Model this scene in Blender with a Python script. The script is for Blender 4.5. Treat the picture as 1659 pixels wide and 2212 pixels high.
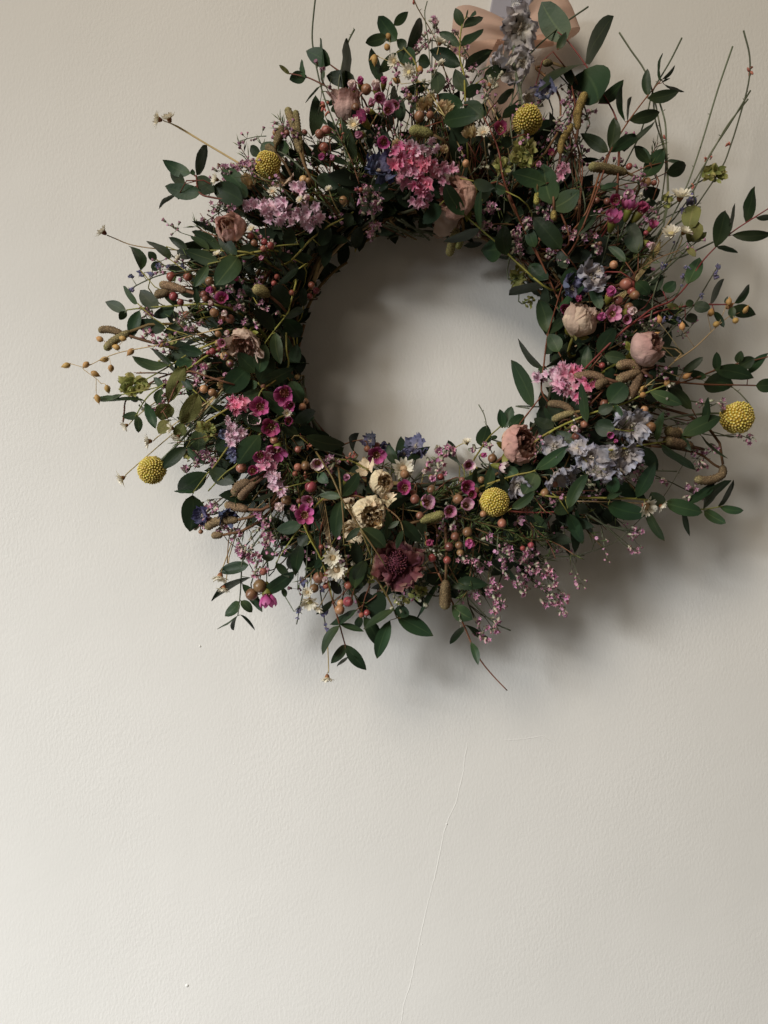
import bpy, math, random
from mathutils import Vector, Matrix, noise
random.seed(11)
scene = bpy.context.scene
for o in list(bpy.data.objects):
    bpy.data.objects.remove(o)
R = math.radians
# ------------------------------------------------------------------ camera
CAMD = 0.55                      # metres from the wall to the lens
FV = 1661.6                      # focal length in units of a 1659-wide picture
cam_d = bpy.data.cameras.new('camera'); cam = bpy.data.objects.new('camera', cam_d)
scene.collection.objects.link(cam)
cam.location = (0, -CAMD, 0); cam.rotation_euler = (R(90), 0, 0)
cam_d.sensor_fit = 'HORIZONTAL'; cam_d.sensor_width = 25.96; cam_d.lens = 26.0
cam_d.clip_start = 0.01; cam_d.clip_end = 50
scene.camera = cam
# ------------------------------------------------------------------ light
world = bpy.data.worlds.new('World'); scene.world = world; world.use_nodes = True
bg = world.node_tree.nodes['Background']
bg.inputs[0].default_value = (1.0, 0.83, 0.63, 1); bg.inputs[1].default_value = 0.10
def area(name, loc, target, sx, sy, power, col, spread=180):
    l = bpy.data.lights.new(name, 'AREA'); l.shape = 'RECTANGLE'; l.size = sx; l.size_y = sy
    l.energy = power; l.color = col; l.spread = R(spread)
    o = bpy.data.objects.new(name, l); scene.collection.objects.link(o)
    o.location = loc
    o.rotation_euler = (Vector(target) - Vector(loc)).to_track_quat('-Z', 'Y').to_euler()
    return o
area('window_light', (-2.15, -1.95, 0.62), (-0.24, 0, -0.82), 0.66, 0.66, 10.5, (0.985, 0.99, 0.985), 49)
area('ceiling_bounce', (-1.00, -1.60, 1.48), (0.56, 0, 0.30), 0.75, 0.75, 7.4, (1.0, 0.875, 0.715), 82)
scene.view_settings.view_transform = 'Standard'
scene.view_settings.look = 'None'
scene.view_settings.gamma = 1.0
scene.view_settings.exposure = 0.0
scene.render.engine = 'CYCLES'
scene.render.resolution_x = 768; scene.render.resolution_y = 1024

# ------------------------------------------------------------------ helpers
col = scene.collection
rnd = random.random
def ru(a, b): return a + (b - a) * rnd()
WM = {}
class MB:
    def __init__(s): s.v = []; s.f = []; s.uv = []; s.m = []; s.var = []
    def vert(s, p, uv=(0.5, 0.5), var=0.0):
        s.v.append(Vector(p)); s.uv.append(uv); s.var.append(var); return len(s.v) - 1
    def face(s, idx, m=0): s.f.append(idx); s.m.append(m)
def link(o, parent, world):
    col.objects.link(o)
    WM[o.name] = world
    if parent is not None:
        o.parent = parent
        o.matrix_basis = WM[parent.name].inverted() @ world
    else:
        o.matrix_basis = world
def mesh_of(name, mb, mats, origin=Vector((0, 0, 0)), smooth=True):
    me = bpy.data.meshes.new(name)
    me.from_pydata([tuple(p - origin) for p in mb.v], [], mb.f)
    for m in mats: me.materials.append(m)
    me.polygons.foreach_set('material_index', mb.m)
    me.polygons.foreach_set('use_smooth', [smooth] * len(mb.f))
    ul = me.uv_layers.new(name='UVMap')
    data = []
    for f in mb.f:
        for i in f: data += mb.uv[i]
    ul.data.foreach_set('uv', data)
    at = me.attributes.new('var', 'FLOAT', 'POINT'); at.data.foreach_set('value', mb.var)
    me.update()
    return me
def build(name, mb, mats, parent=None, origin=None, smooth=True, kind=None, label=None):
    if not isinstance(mats, (list, tuple)): mats = [mats]
    if origin is None: origin = mb.v[0].copy()
    o = bpy.data.objects.new(name, mesh_of(name, mb, mats, origin, smooth))
    link(o, parent, Matrix.Translation(origin))
    if kind: o['kind'] = kind
    if label: o['label'] = label
    return o
def put(name, me, parent, world):
    o = bpy.data.objects.new(name, me); link(o, parent, world); return o
def frame(axis, up=None, spin=0.0):
    z = Vector(axis).normalized()
    u = Vector(up) if up is not None else Vector((0.13, 0.2, 0.97))
    x = u.cross(z)
    if x.length < 1e-4: x = Vector((1, 0, 0)).cross(z)
    x.normalize(); y = z.cross(x)
    m = Matrix((x, y, z)).transposed()
    return m @ Matrix.Rotation(spin, 3, 'Z')
def xform(pos, axis, scale=1.0, spin=None):
    m = frame(axis, spin=ru(0, 6.28) if spin is None else spin).to_4x4()
    s = scale if isinstance(scale, (tuple, list)) else (scale,) * 3
    return Matrix.Translation(pos) @ m @ Matrix.Diagonal((*s, 1))
def smooth_pts(pts, n=4):
    if len(pts) < 3: return [pts[0].lerp(pts[-1], i / n) for i in range(n + 1)] if len(pts) == 2 else pts
    out = []
    P = [pts[0] * 2 - pts[1]] + list(pts) + [pts[-1] * 2 - pts[-2]]
    for i in range(1, len(P) - 2):
        a, b, c, d = P[i - 1], P[i], P[i + 1], P[i + 2]
        for k in range(n):
            t = k / n
            out.append(0.5 * ((2 * b) + (c - a) * t + (2 * a - 5 * b + 4 * c - d) * t * t + (3 * b - a - 3 * c + d) * t ** 3))
    out.append(pts[-1].copy())
    return out
def tube(mb, pts, r0, r1=None, seg=5, mat=0, var=0.0, cap=True):
    if r1 is None: r1 = r0
    n = len(pts); rings = []
    u = None
    for i, p in enumerate(pts):
        t = (pts[min(i + 1, n - 1)] - pts[max(i - 1, 0)])
        if t.length < 1e-9: t = Vector((0, 0, 1))
        t.normalize()
        if u is None:
            u = t.orthogonal().normalized()
        else:
            u = (u - t * u.dot(t))
            u = u.normalized() if u.length > 1e-6 else t.orthogonal().normalized()
        w = t.cross(u)
        k = i / (n - 1); r = r0 + (r1 - r0) * k
        ring = []
        for j in range(seg):
            a = 2 * math.pi * j / seg
            ring.append(mb.vert(p + (u * math.cos(a) + w * math.sin(a)) * r, (j / seg, k), var))
        rings.append(ring)
    for i in range(n - 1):
        for j in range(seg):
            mb.face((rings[i][j], rings[i][(j + 1) % seg], rings[i + 1][(j + 1) % seg], rings[i + 1][j]), mat)
    if cap:
        mb.face(tuple(reversed(rings[0])), mat); mb.face(tuple(rings[-1]), mat)
def lathe(mb, M, prof, seg=10, mat=0, mats=None, var=0.0):
    """prof: list of (radius, height); M 4x4 world"""
    rings = []
    n = len(prof)
    for i, (r, h) in enumerate(prof):
        if r < 1e-6:
            rings.append([mb.vert(M @ Vector((0, 0, h)), (0.5, i / (n - 1)), var)])
        else:
            rings.append([mb.vert(M @ Vector((r * math.cos(2 * math.pi * j / seg), r * math.sin(2 * math.pi * j / seg), h)), (j / seg, i / (n - 1)), var) for j in range(seg)])
    for i in range(n - 1):
        a, b = rings[i], rings[i + 1]; mm = mats[i] if mats else mat
        for j in range(seg):
            k = (j + 1) % seg
            if len(a) == 1 and len(b) == 1: continue
            if len(a) == 1: mb.face((a[0], b[k], b[j]), mm)
            elif len(b) == 1: mb.face((a[j], a[k], b[0]), mm)
            else: mb.face((a[j], a[k], b[k], b[j]), mm)
def blob(mb, pos, axis, length, rad, seg=7, mat=0, var=0.0, tipr=0.35):
    prof = [(0, 0), (rad * .7, length * .12), (rad, length * .4), (rad * .85, length * .7), (rad * tipr, length * .94), (0, length)]
    lathe(mb, xform(pos, axis), prof, seg, mat, var=var)
def grid(mb, fn, nu, nv, mat=0, var=0.0):
    """fn(u,v)->Vector, u across 0..1, v along 0..1"""
    idx = [[mb.vert(fn(i / nu, j / nv), (i / nu, j / nv), var) for i in range(nu + 1)] for j in range(nv + 1)]
    for j in range(nv):
        for i in range(nu):
            mb.face((idx[j][i], idx[j][i + 1], idx[j + 1][i + 1], idx[j + 1][i]), mat)

# ------------------------------------------------------------------ materials
def mat(name, stops, rough=0.6, trans=0.0, vamp=0.35, hamp=0.02, nscale=150.0, namp=0.3, rib=None, bump=0.0, bscale=900.0, spec=0.25, sheen=0.0, cell=0.0):
    m = bpy.data.materials.new(name); m.use_nodes = True
    nt = m.node_tree; N = nt.nodes; L = nt.links
    N.clear()
    out = N.new('ShaderNodeOutputMaterial'); bs = N.new('ShaderNodeBsdfPrincipled')
    uv = N.new('ShaderNodeUVMap'); uv.uv_map = 'UVMap'
    sep = N.new('ShaderNodeSeparateXYZ'); L.new(uv.outputs[0], sep.inputs[0])
    ramp = N.new('ShaderNodeValToRGB')
    el = ramp.color_ramp.elements
    if len(stops) == 1: stops = [(0, stops[0]), (1, stops[0])]
    el[0].position = stops[0][0]; el[0].color = (*stops[0][1], 1)
    el[1].position = stops[-1][0]; el[1].color = (*stops[-1][1], 1)
    for p, c in stops[1:-1]:
        e = el.new(p); e.color = (*c, 1)
    L.new(sep.outputs[1], ramp.inputs[0])
    color = ramp.outputs[0]
    tc = N.new('ShaderNodeTexCoord')
    if rib:
        a = N.new('ShaderNodeMath'); a.operation = 'SUBTRACT'; L.new(sep.outputs[0], a.inputs[0]); a.inputs[1].default_value = 0.5
        b = N.new('ShaderNodeMath'); b.operation = 'ABSOLUTE'; L.new(a.outputs[0], b.inputs[0])
        mr = N.new('ShaderNodeMapRange'); L.new(b.outputs[0], mr.inputs[0])
        mr.inputs[1].default_value = 0.015; mr.inputs[2].default_value = 0.05; mr.inputs[3].default_value = 0.45; mr.inputs[4].default_value = 0.0
        mx = N.new('ShaderNodeMixRGB'); L.new(mr.outputs[0], mx.inputs[0]); L.new(color, mx.inputs[1]); mx.inputs[2].default_value = (*rib, 1)
        color = mx.outputs[0]
    geo = N.new('ShaderNodeNewGeometry')
    nz = N.new('ShaderNodeTexNoise'); nz.inputs['Scale'].default_value = nscale; nz.inputs['Detail'].default_value = 3
    L.new(geo.outputs['Position'], nz.inputs['Vector'])
    oi = N.new('ShaderNodeObjectInfo'); at = N.new('ShaderNodeAttribute'); at.attribute_name = 'var'
    ad = N.new('ShaderNodeMath'); ad.operation = 'ADD'; L.new(oi.outputs['Random'], ad.inputs[0]); L.new(at.outputs['Fac'], ad.inputs[1])
    fr = N.new('ShaderNodeMath'); fr.operation = 'FRACT'; L.new(ad.outputs[0], fr.inputs[0])
    # value = 1 + vamp*(rand-.5)*2 + namp*(noise-.5)*2
    v1 = N.new('ShaderNodeMath'); v1.operation = 'MULTIPLY_ADD'; L.new(fr.outputs[0], v1.inputs[0]); v1.inputs[1].default_value = 2 * vamp; v1.inputs[2].default_value = 1 - vamp - namp
    v2 = N.new('ShaderNodeMath'); v2.operation = 'MULTIPLY_ADD'; L.new(nz.outputs[0], v2.inputs[0]); v2.inputs[1].default_value = 2 * namp; L.new(v1.outputs[0], v2.inputs[2])
    h1 = N.new('ShaderNodeMath'); h1.operation = 'MULTIPLY'; L.new(fr.outputs[0], h1.inputs[0]); h1.inputs[1].default_value = 7.31
    h2 = N.new('ShaderNodeMath'); h2.operation = 'FRACT'; L.new(h1.outputs[0], h2.inputs[0])
    h3 = N.new('ShaderNodeMath'); h3.operation = 'MULTIPLY_ADD'; L.new(h2.outputs[0], h3.inputs[0]); h3.inputs[1].default_value = 2 * hamp; h3.inputs[2].default_value = 0.5 - hamp
    hsv = N.new('ShaderNodeHueSaturation'); L.new(h3.outputs[0], hsv.inputs['Hue']); L.new(v2.outputs[0], hsv.inputs['Value']); L.new(color, hsv.inputs['Color'])
    color = hsv.outputs[0]
    if cell:
        vo = N.new('ShaderNodeTexVoronoi'); vo.feature = 'DISTANCE_TO_EDGE'; vo.inputs['Scale'].default_value = cell
        L.new(geo.outputs['Position'], vo.inputs['Vector'])
        cr_ = N.new('ShaderNodeMapRange'); L.new(vo.outputs['Distance'], cr_.inputs[0]); cr_.inputs[1].default_value = 0.0; cr_.inputs[2].default_value = .22; cr_.inputs[3].default_value = .38; cr_.inputs[4].default_value = 1.15
        cm = N.new('ShaderNodeMixRGB'); cm.blend_type = 'MULTIPLY'; cm.inputs[0].default_value = 1.0; L.new(color, cm.inputs[1]); L.new(cr_.outputs[0], cm.inputs[2]); color = cm.outputs[0]
    L.new(color, bs.inputs['Base Color']); bs.inputs['Roughness'].default_value = rough
    bs.inputs['Specular IOR Level'].default_value = spec
    if bump:
        bn = N.new('ShaderNodeTexNoise'); bn.inputs['Scale'].default_value = bscale; bn.inputs['Detail'].default_value = 3
        L.new(geo.outputs['Position'], bn.inputs['Vector'])
        bp = N.new('ShaderNodeBump'); bp.inputs['Strength'].default_value = bump; bp.inputs['Distance'].default_value = 0.0009 if bscale < 600 else 0.0006
        L.new(bn.outputs[0], bp.inputs['Height']); L.new(bp.outputs[0], bs.inputs['Normal'])
    if trans > 0:
        tr = N.new('ShaderNodeBsdfTranslucent'); L.new(color, tr.inputs[0])
        mixs = N.new('ShaderNodeMixShader'); mixs.inputs[0].default_value = trans
        L.new(bs.outputs[0], mixs.inputs[1]); L.new(tr.outputs[0], mixs.inputs[2]); L.new(mixs.outputs[0], out.inputs[0])
    else:
        L.new(bs.outputs[0], out.inputs[0])
    return m
M = {}
M['leaf'] = mat('eucalyptus_leaf', [(0, (.034, .056, .020)), (.3, (.025, .048, .020)), (.9, (.018, .038, .018)), (1, (.035, .038, .016))], .48, .08, .45, .035, 90, .2, rib=(.055, .085, .035), bump=.15, bscale=500)
M['leaf_bright'] = mat('eucalyptus_leaf_fresh', [(0, (.052, .084, .032)), (.3, (.040, .076, .032)), (1, (.030, .062, .034))], .46, .12, .3, .03, 90, .2, rib=(.12, .17, .07), bump=.15, bscale=500)
M['leaf_olive'] = mat('dry_olive_leaf', [(0, (.19, .19, .06)), (1, (.13, .14, .05))], .75, .2, .35, .03, 120, .4, rib=(.25, .22, .1), bump=.5)
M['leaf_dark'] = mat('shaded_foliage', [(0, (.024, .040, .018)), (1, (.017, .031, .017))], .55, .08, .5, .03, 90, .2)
M['needle'] = mat('needle_foliage', [(0, (.06, .08, .025)), (1, (.085, .125, .035))], .5, .05, .55, .035, 60, .2)
M['stem_red'] = mat('red_stem', [(0, (.15, .05, .03)), (1, (.20, .055, .042))], .5, 0, .25, .02, 200, .25)
M['stem_yellow'] = mat('yellow_green_stem', [(0, (.25, .22, .05)), (1, (.22, .23, .06))], .5, 0, .25, .02, 200, .25)
M['stem_olive'] = mat('olive_stem', [(0, (.15, .12, .04)), (.5, (.17, .10, .045)), (1, (.15, .13, .045))], .5, 0, .25, .03, 200, .3)
M['stem_brown'] = mat('brown_stem', [(0, (.13, .075, .035)), (1, (.17, .09, .045))], .7, 0, .4, .03, 250, .35)
M['stem_green'] = mat('grey_green_stem', [(0, (.10, .12, .075)), (1, (.12, .13, .085))], .6, 0, .3, .02, 200, .25)
M['stem_straw'] = mat('straw_stem', [(0, (.34, .26, .12)), (1, (.42, .32, .17))], .6, 0, .35, .02, 200, .25)
M['bud'] = mat('copper_bud', [(0, (.20, .14, .04)), (.2, (.23, .12, .06)), (.75, (.28, .13, .08)), (1, (.26, .10, .07))], .36, 0, .4, .03, 350, .3, bump=.1, spec=.5)
M['bud_red'] = mat('red_bud', [(0, (.18, .10, .03)), (.3, (.25, .06, .05)), (1, (.30, .075, .07))], .34, 0, .25, .02, 350, .3, spec=.5)
M['bud_gold'] = mat('pale_bud', [(0, (.3, .2, .06)), (.5, (.48, .28, .14)), (1, (.42, .22, .12))], .32, 0, .2, .02, 350, .3, spec=.5)
M['calyx'] = mat('green_calyx', [(0, (.16, .16, .03)), (1, (.22, .24, .05))], .45, .05, .25, .02, 300, .25)
M['cup'] = mat('flower_cup', [(0, (.17, .05, .03)), (1, (.12, .045, .02))], .4, 0, .3, .03, 400, .3)
M['style'] = mat('pale_style', [(.55, .32, .25)], .5)
def petal_mat(n, base, mid, edge, **k): return mat(n, [(0, base), (.5, mid), (1, edge)], k.get('rough', .5), k.get('trans', .28), k.get('vamp', .22), k.get('hamp', .015), k.get('nscale', 260), k.get('namp', .22), bump=k.get('bump', .25), bscale=k.get('bscale', 700))
M['w_mag'] = petal_mat('magenta_petal', (.30, .04, .13), (.50, .10, .28), (.58, .18, .38))
M['w_deep'] = petal_mat('deep_magenta_petal', (.22, .025, .075), (.36, .06, .16), (.44, .11, .24))
M['w_pink'] = petal_mat('pink_petal', (.5, .14, .3), (.62, .28, .42), (.68, .38, .52))
M['w_pale'] = petal_mat('pale_pink_petal', (.62, .42, .45), (.66, .40, .50), (.62, .25, .46))
M['w_white'] = petal_mat('white_pink_petal', (.55, .16, .4), (.78, .62, .62), (.82, .72, .68))
M['st_hot'] = petal_mat('hot_pink_papery', (.64, .10, .22), (.76, .19, .34), (.82, .38, .52), trans=.35)
M['st_pink'] = petal_mat('pink_papery', (.70, .22, .38), (.80, .36, .50), (.84, .54, .66), trans=.35)
M['st_pale'] = petal_mat('pale_pink_papery', (.74, .38, .54), (.82, .54, .66), (.84, .66, .76), trans=.35)
M['li_mauve'] = petal_mat('mauve_floret', (.36, .11, .20), (.50, .24, .36), (.62, .38, .50), trans=.3, vamp=.35, hamp=.03)
M['li_pink'] = petal_mat('pink_floret', (.5, .06, .22), (.62, .24, .42), (.72, .46, .58), trans=.3, vamp=.35, hamp=.03)
M['li_calyx'] = mat('silvery_green_calyx', [(0, (.19, .21, .11)), (.6, (.46, .45, .34)), (1, (.70, .60, .58))], .6, .15, .35, .03, 300, .3)
M['li_budtip'] = mat('floret_bud', [(0, (.18, .19, .10)), (.5, (.5, .35, .36)), (1, (.6, .16, .34))], .5, .1, .3, .02, 300, .3)
M['daisy'] = mat('white_daisy_petal', [(0, (.74, .68, .52)), (1, (.82, .79, .70))], .55, .25, .1, .01, 300, .1)
M['daisy_eye'] = mat('daisy_eye', [(0, (.42, .27, .10)), (1, (.60, .47, .26))], .8, 0, .25, .03, 900, .5, bump=.8, bscale=1800)
M['daisy_back'] = mat('daisy_bract', [(0, (.16, .06, .03)), (1, (.38, .18, .08))], .7, 0, .3, .03, 400, .4)
M['straw'] = mat('tan_bract', [(0, (.28, .17, .07)), (.6, (.50, .35, .17)), (1, (.66, .53, .32))], .55, .25, .25, .02, 400, .3, bump=.5)
M['billy'] = mat('yellow_bead', [(0, (.40, .27, .03)), (.6, (.62, .49, .10)), (1, (.78, .68, .28))], .65, .05, .16, .015, 500, .25)
M['billy_core'] = mat('yellow_core', [(.30, .21, .02)], .8)
M['catkin'] = mat('catkin_scale', [(.0, (.20, .145, .075)), (.8, (.25, .185, .10)), (1, (.32, .28, .13))], .85, 0, .25, .03, 500, .4, bump=.5, bscale=1500, cell=850)
M['catkin_g'] = mat('green_catkin_scale', [(0, (.22, .20, .075)), (1, (.33, .31, .12))], .75, 0, .2, .03, 500, .4, bump=.5, bscale=1500, cell=850)
M['catkin_y'] = mat('yellow_catkin_scale', [(0, (.27, .22, .06)), (1, (.42, .36, .11))], .8, 0, .2, .03, 500, .5, bump=.8, bscale=1600, cell=850)
M['pod'] = mat('tan_seed_pod', [(0, (.36, .20, .07)), (.5, (.55, .33, .13)), (1, (.48, .27, .10))], .45, .1, .15, .015, 400, .25)
def rose_mat(n, a, b, c): return mat(n, [(0, a), (.6, b), (.93, c), (1, tuple(.72 * q for q in c))], .8, .25, .12, .012, 260, .35, bump=1.0, bscale=330)
M['r_beige'] = rose_mat('beige_rose_petal', (.66, .52, .36), (.70, .55, .44), (.64, .47, .38))
M['r_pink'] = rose_mat('pink_rose_petal', (.76, .56, .32), (.70, .44, .37), (.62, .36, .31))
M['r_mauve'] = rose_mat('mauve_rose_petal', (.66, .50, .43), (.66, .46, .41), (.56, .35, .31))
M['r_brown'] = rose_mat('brown_rose_petal', (.58, .38, .30), (.58, .38, .30), (.50, .30, .23))
M['r_cream'] = rose_mat('cream_rose_petal', (.80, .67, .45), (.86, .74, .53), (.84, .70, .48))
M['r_dkheart'] = rose_mat('dark_rose_heart', (.36, .18, .15), (.42, .23, .19), (.46, .27, .22))
M['r_crheart'] = rose_mat('tan_rose_heart', (.62, .44, .27), (.74, .56, .36), (.80, .64, .43))
M['d_pale'] = mat('pale_delphinium', [(0, (.56, .49, .43)), (.55, (.54, .51, .53)), (1, (.38, .39, .50))], .7, .3, .25, .03, 180, .45, bump=.7, bscale=400)
M['d_blue'] = mat('blue_delphinium', [(0, (.27, .26, .34)), (.5, (.18, .185, .29)), (1, (.12, .13, .24))], .7, .25, .3, .03, 180, .5, bump=.7, bscale=400)
M['d_deep'] = mat('deep_blue_delphinium', [(0, (.13, .13, .20)), (1, (.06, .066, .15))], .7, .2, .3, .03, 180, .5, bump=.7, bscale=400)
M['d_grey'] = mat('faded_delphinium', [(0, (.52, .48, .40)), (.6, (.58, .54, .52)), (1, (.44, .42, .48))], .7, .3, .2, .02, 180, .4, bump=.7, bscale=400)
M['d_heart'] = mat('delphinium_heart', [(0, (.45, .40, .30)), (1, (.62, .55, .45))], .6, .1, .3)
M['lav'] = mat('lavender_floret', [(0, (.20, .18, .22)), (1, (.10, .11, .30))], .6, .15, .35, .03, 400, .3)
M['scab'] = mat('burgundy_petal', [(0, (.06, .012, .020)), (.55, (.10, .026, .036)), (.88, (.15, .05, .058)), (1, (.27, .16, .13))], .65, .22, .3, .02, 240, .45, bump=.7, bscale=400)
M['scab_eye'] = mat('burgundy_eye', [(0, (.04, .009, .014)), (1, (.11, .026, .038))], .6, 0, .7, .03, 800, .5)
M['hop'] = mat('green_bract', [(0, (.19, .21, .055)), (.7, (.35, .35, .115)), (1, (.48, .44, .20))], .65, .3, .25, .03, 200, .35, bump=.5)
M['salmon'] = mat('salmon_petal', [(0, (.45, .12, .09)), (1, (.66, .27, .22))], .5, .2, .25, .02, 400, .3)
M['ribbon'] = mat('peach_ribbon', [(0, (.74, .55, .455)), (1, (.74, .55, .455))], .7, .42, .04, .005, 60, .06, bump=.25, bscale=1400)
M['ribbon_g'] = mat('grey_sheer_ribbon', [(0, (.40, .40, .47)), (1, (.43, .43, .50))], .6, .2, .04, .005, 60, .06)
# clear plastic of the hook
def glass_mat():
    m = bpy.data.materials.new('clear_plastic'); m.use_nodes = True
    b = m.node_tree.nodes['Principled BSDF']
    b.inputs['Base Color'].default_value = (.9, .92, .96, 1); b.inputs['Roughness'].default_value = .08
    b.inputs['Transmission Weight'].default_value = .85; b.inputs['IOR'].default_value = 1.45
    return m
M['glass'] = glass_mat()
# wall
def wall_mat():
    m = bpy.data.materials.new('painted_plaster'); m.use_nodes = True
    nt = m.node_tree; N = nt.nodes; L = nt.links; b = N['Principled BSDF']
    geo = N.new('ShaderNodeNewGeometry')
    n1 = N.new('ShaderNodeTexNoise'); n1.inputs['Scale'].default_value = 5.0; n1.inputs['Detail'].default_value = 6
    L.new(geo.outputs['Position'], n1.inputs['Vector'])
    r = N.new('ShaderNodeValToRGB'); r.color_ramp.elements[0].position = .3; r.color_ramp.elements[1].position = .7
    r.color_ramp.elements[0].color = (.690, .690, .668, 1); r.color_ramp.elements[1].color = (.733, .732, .712, 1)
    L.new(n1.outputs[0], r.inputs[0]); L.new(r.outputs[0], b.inputs['Base Color'])
    b.inputs['Roughness'].default_value = .62; b.inputs['Specular IOR Level'].default_value = .25
    # roller stipple, a little longer upright than wide, and broad trowel waves
    mp = N.new('ShaderNodeMapping'); mp.inputs['Scale'].default_value = (1.0, 1.0, .55); mp.inputs['Rotation'].default_value = (0, R(12), 0)
    L.new(geo.outputs['Position'], mp.inputs[0])
    a = N.new('ShaderNodeTexNoise'); a.inputs['Scale'].default_value = 560; a.inputs['Detail'].default_value = 2.5; L.new(mp.outputs[0], a.inputs['Vector'])
    mask = N.new('ShaderNodeTexNoise'); mask.inputs['Scale'].default_value = 9; L.new(geo.outputs['Position'], mask.inputs['Vector'])
    mm = N.new('ShaderNodeMapRange'); L.new(mask.outputs[0], mm.inputs[0]); mm.inputs[1].default_value = .35; mm.inputs[2].default_value = .65; mm.inputs[3].default_value = .35; mm.inputs[4].default_value = 1.0
    mu = N.new('ShaderNodeMath'); mu.operation = 'MULTIPLY'; L.new(a.outputs[0], mu.inputs[0]); L.new(mm.outputs[0], mu.inputs[1])
    c = N.new('ShaderNodeTexNoise'); c.inputs['Scale'].default_value = 14; c.inputs['Detail'].default_value = 3; L.new(geo.outputs['Position'], c.inputs['Vector'])
    b1 = N.new('ShaderNodeBump'); b1.inputs['Strength'].default_value = .35; b1.inputs['Distance'].default_value = .002; L.new(c.outputs[0], b1.inputs['Height'])
    b2 = N.new('ShaderNodeBump'); b2.inputs['Strength'].default_value = .45; b2.inputs['Distance'].default_value = .0006; L.new(mu.outputs[0], b2.inputs['Height'])
    L.new(b1.outputs[0], b2.inputs['Normal']); L.new(b2.outputs[0], b.inputs['Normal'])
    return m
M['wall'] = wall_mat()

# ------------------------------------------------------------------ picture -> place
CROP = dict(A=(200, 400, 800), B=(1000, 0, 800), C=(1600, 0, 800), D=(2224, 0, 800), E=(200, 1100, 800), F=(900, 400, 600), G=(1500, 500, 600),
            H=(2000, 500, 600), I=(2424, 700, 600), J=(1900, 1000, 800), K=(2224, 1400, 800), L=(700, 1000, 600), M=(700, 1500, 600),
            N=(1200, 1650, 600), O=(1700, 1600, 600), P=(700, 2000, 800), Q=(1400, 2000, 900), V=(0, 0, 3024))
VS = 3024 / 1659.0
def cs(c): return CROP[c][2] / 1659.0 / VS           # crop px -> V px
def pv(c, x, y):
    x0, y0, s = CROP[c]
    return ((x0 + x * s / 1659.0) / VS, (y0 + y * s / 1659.0) / VS)
RC = Vector((0.028, 0, 0.107)); RMAJ = 0.107
def W(vx, vy, d): return Vector(((vx - 829.5) / FV * (CAMD - d), -d, (1106 - vy) / FV * (CAMD - d)))
PROF = [(0, .012), (.07, .016), (.080, .032), (.087, .052), (.096, .067), (.11, .077), (.135, .079), (.16, .068), (.19, .056), (.22, .048), (.27, .040), (.35, .034)]
def prof(r):
    for (a, x), (b, y) in zip(PROF, PROF[1:]):
        if r <= b: return x + (y - x) * (r - a) / (b - a)
    return PROF[-1][1]
def depth(vx, vy):
    d = .05
    for _ in range(5):
        p = W(vx, vy, d); r = math.hypot(p.x - RC.x, p.z - RC.z); d = .5 * d + .5 * prof(r)
    return d
def at(c, x, y, dz=0.0):
    vx, vy = pv(c, x, y)
    return W(vx, vy, max(.006, depth(vx, vy) + dz))
def size(c, px, p): return px * cs(c) / FV * (CAMD + p.y)
def view(p): return (Vector((0, -CAMD, 0)) - p).normalized()
def radial(p):
    v = Vector((p.x - RC.x, 0, p.z - RC.z))
    return v.normalized() if v.length > 1e-6 else Vector((0, 0, 1))
def facing(p, out=.35, jit=.35):
    return (view(p) + radial(p) * out + Vector((ru(-1, 1), ru(-.4, .4), ru(-1, 1))) * jit).normalized()
def ringpt(p, da=0.3, dep=None):
    v = radial(p); a = math.atan2(v.z, v.x) + ru(-da, da)
    rr = RMAJ + ru(-.008, .012)
    return Vector((RC.x + math.cos(a) * rr, -(ru(.018, .036) if dep is None else dep), RC.z + math.sin(a) * rr))
def stem_to_ring(mb, p, axis, r=.00045, mat=0, seg=4, n=7, var=0.0, da=.3):
    q = ringpt(p, da); L = (q - p).length
    c1 = p - axis.normalized() * L * .45; c1.y = min(c1.y, -.012)
    pts = []
    for i in range(n + 1):
        t = i / n
        pts.append(p * (1 - t) ** 2 + c1 * 2 * t * (1 - t) + q * t * t)
    tube(mb, pts, r, r * 1.25, seg, mat, var)

# ------------------------------------------------------------------ wall
mb = MB()
grid(mb, lambda u, v: Vector(((u - .5) * 3.6, 0, (v - .5) * 3.0)), 12, 10)
for i, f in enumerate(mb.f): mb.f[i] = tuple(f)
wall = build('wall', mb, M['wall'], origin=Vector((0, 0, 0)))
wall['kind'] = 'structure'
def ridge(pts, w, h, name='crack_ridge'):
    mb = MB(); pts = [W(x, y, 0) for x, y in pts]
    sp = []
    for i in range(len(pts) - 1):
        for k in range(6):
            q = pts[i].lerp(pts[i + 1], k / 6)
            nz = noise.noise(q * 300); q = q + Vector((nz * .0006, 0, 0)); sp.append(q)
    sp.append(pts[-1]); rows = []
    for i, q in enumerate(sp):
        t = (sp[min(i + 1, len(sp) - 1)] - sp[max(0, i - 1)]).normalized(); s = Vector((t.z, 0, -t.x))
        k = (.35 + .65 * abs(noise.noise(q * 90 + Vector((3, 1, 7))))) * min(1, i / 4, (len(sp) - 1 - i) / 4)
        rows.append([mb.vert(q + s * w * a + Vector((0, -h * b * k + (.0001 if b == 0 else 0), 0))) for a, b in ((-1, 0), (-.35, .75), (0, 1), (.3, .45), (1.1, 0))])
    for a, b in zip(rows, rows[1:]):
        for j in range(4): mb.face((a[j], b[j], b[j + 1], a[j + 1]))
    return build(name, mb, M['wall'], wall)
ridge([(1010, 1600), (1004, 1640), (1000, 1670), (985, 1735), (967, 1772), (958, 1800), (947, 1860), (938, 1900), (928, 1935), (921, 1965), (911, 2010), (896, 2080), (884, 2135), (872, 2170), (866, 2212), (858, 2250)], .0008, .00026)
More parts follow.
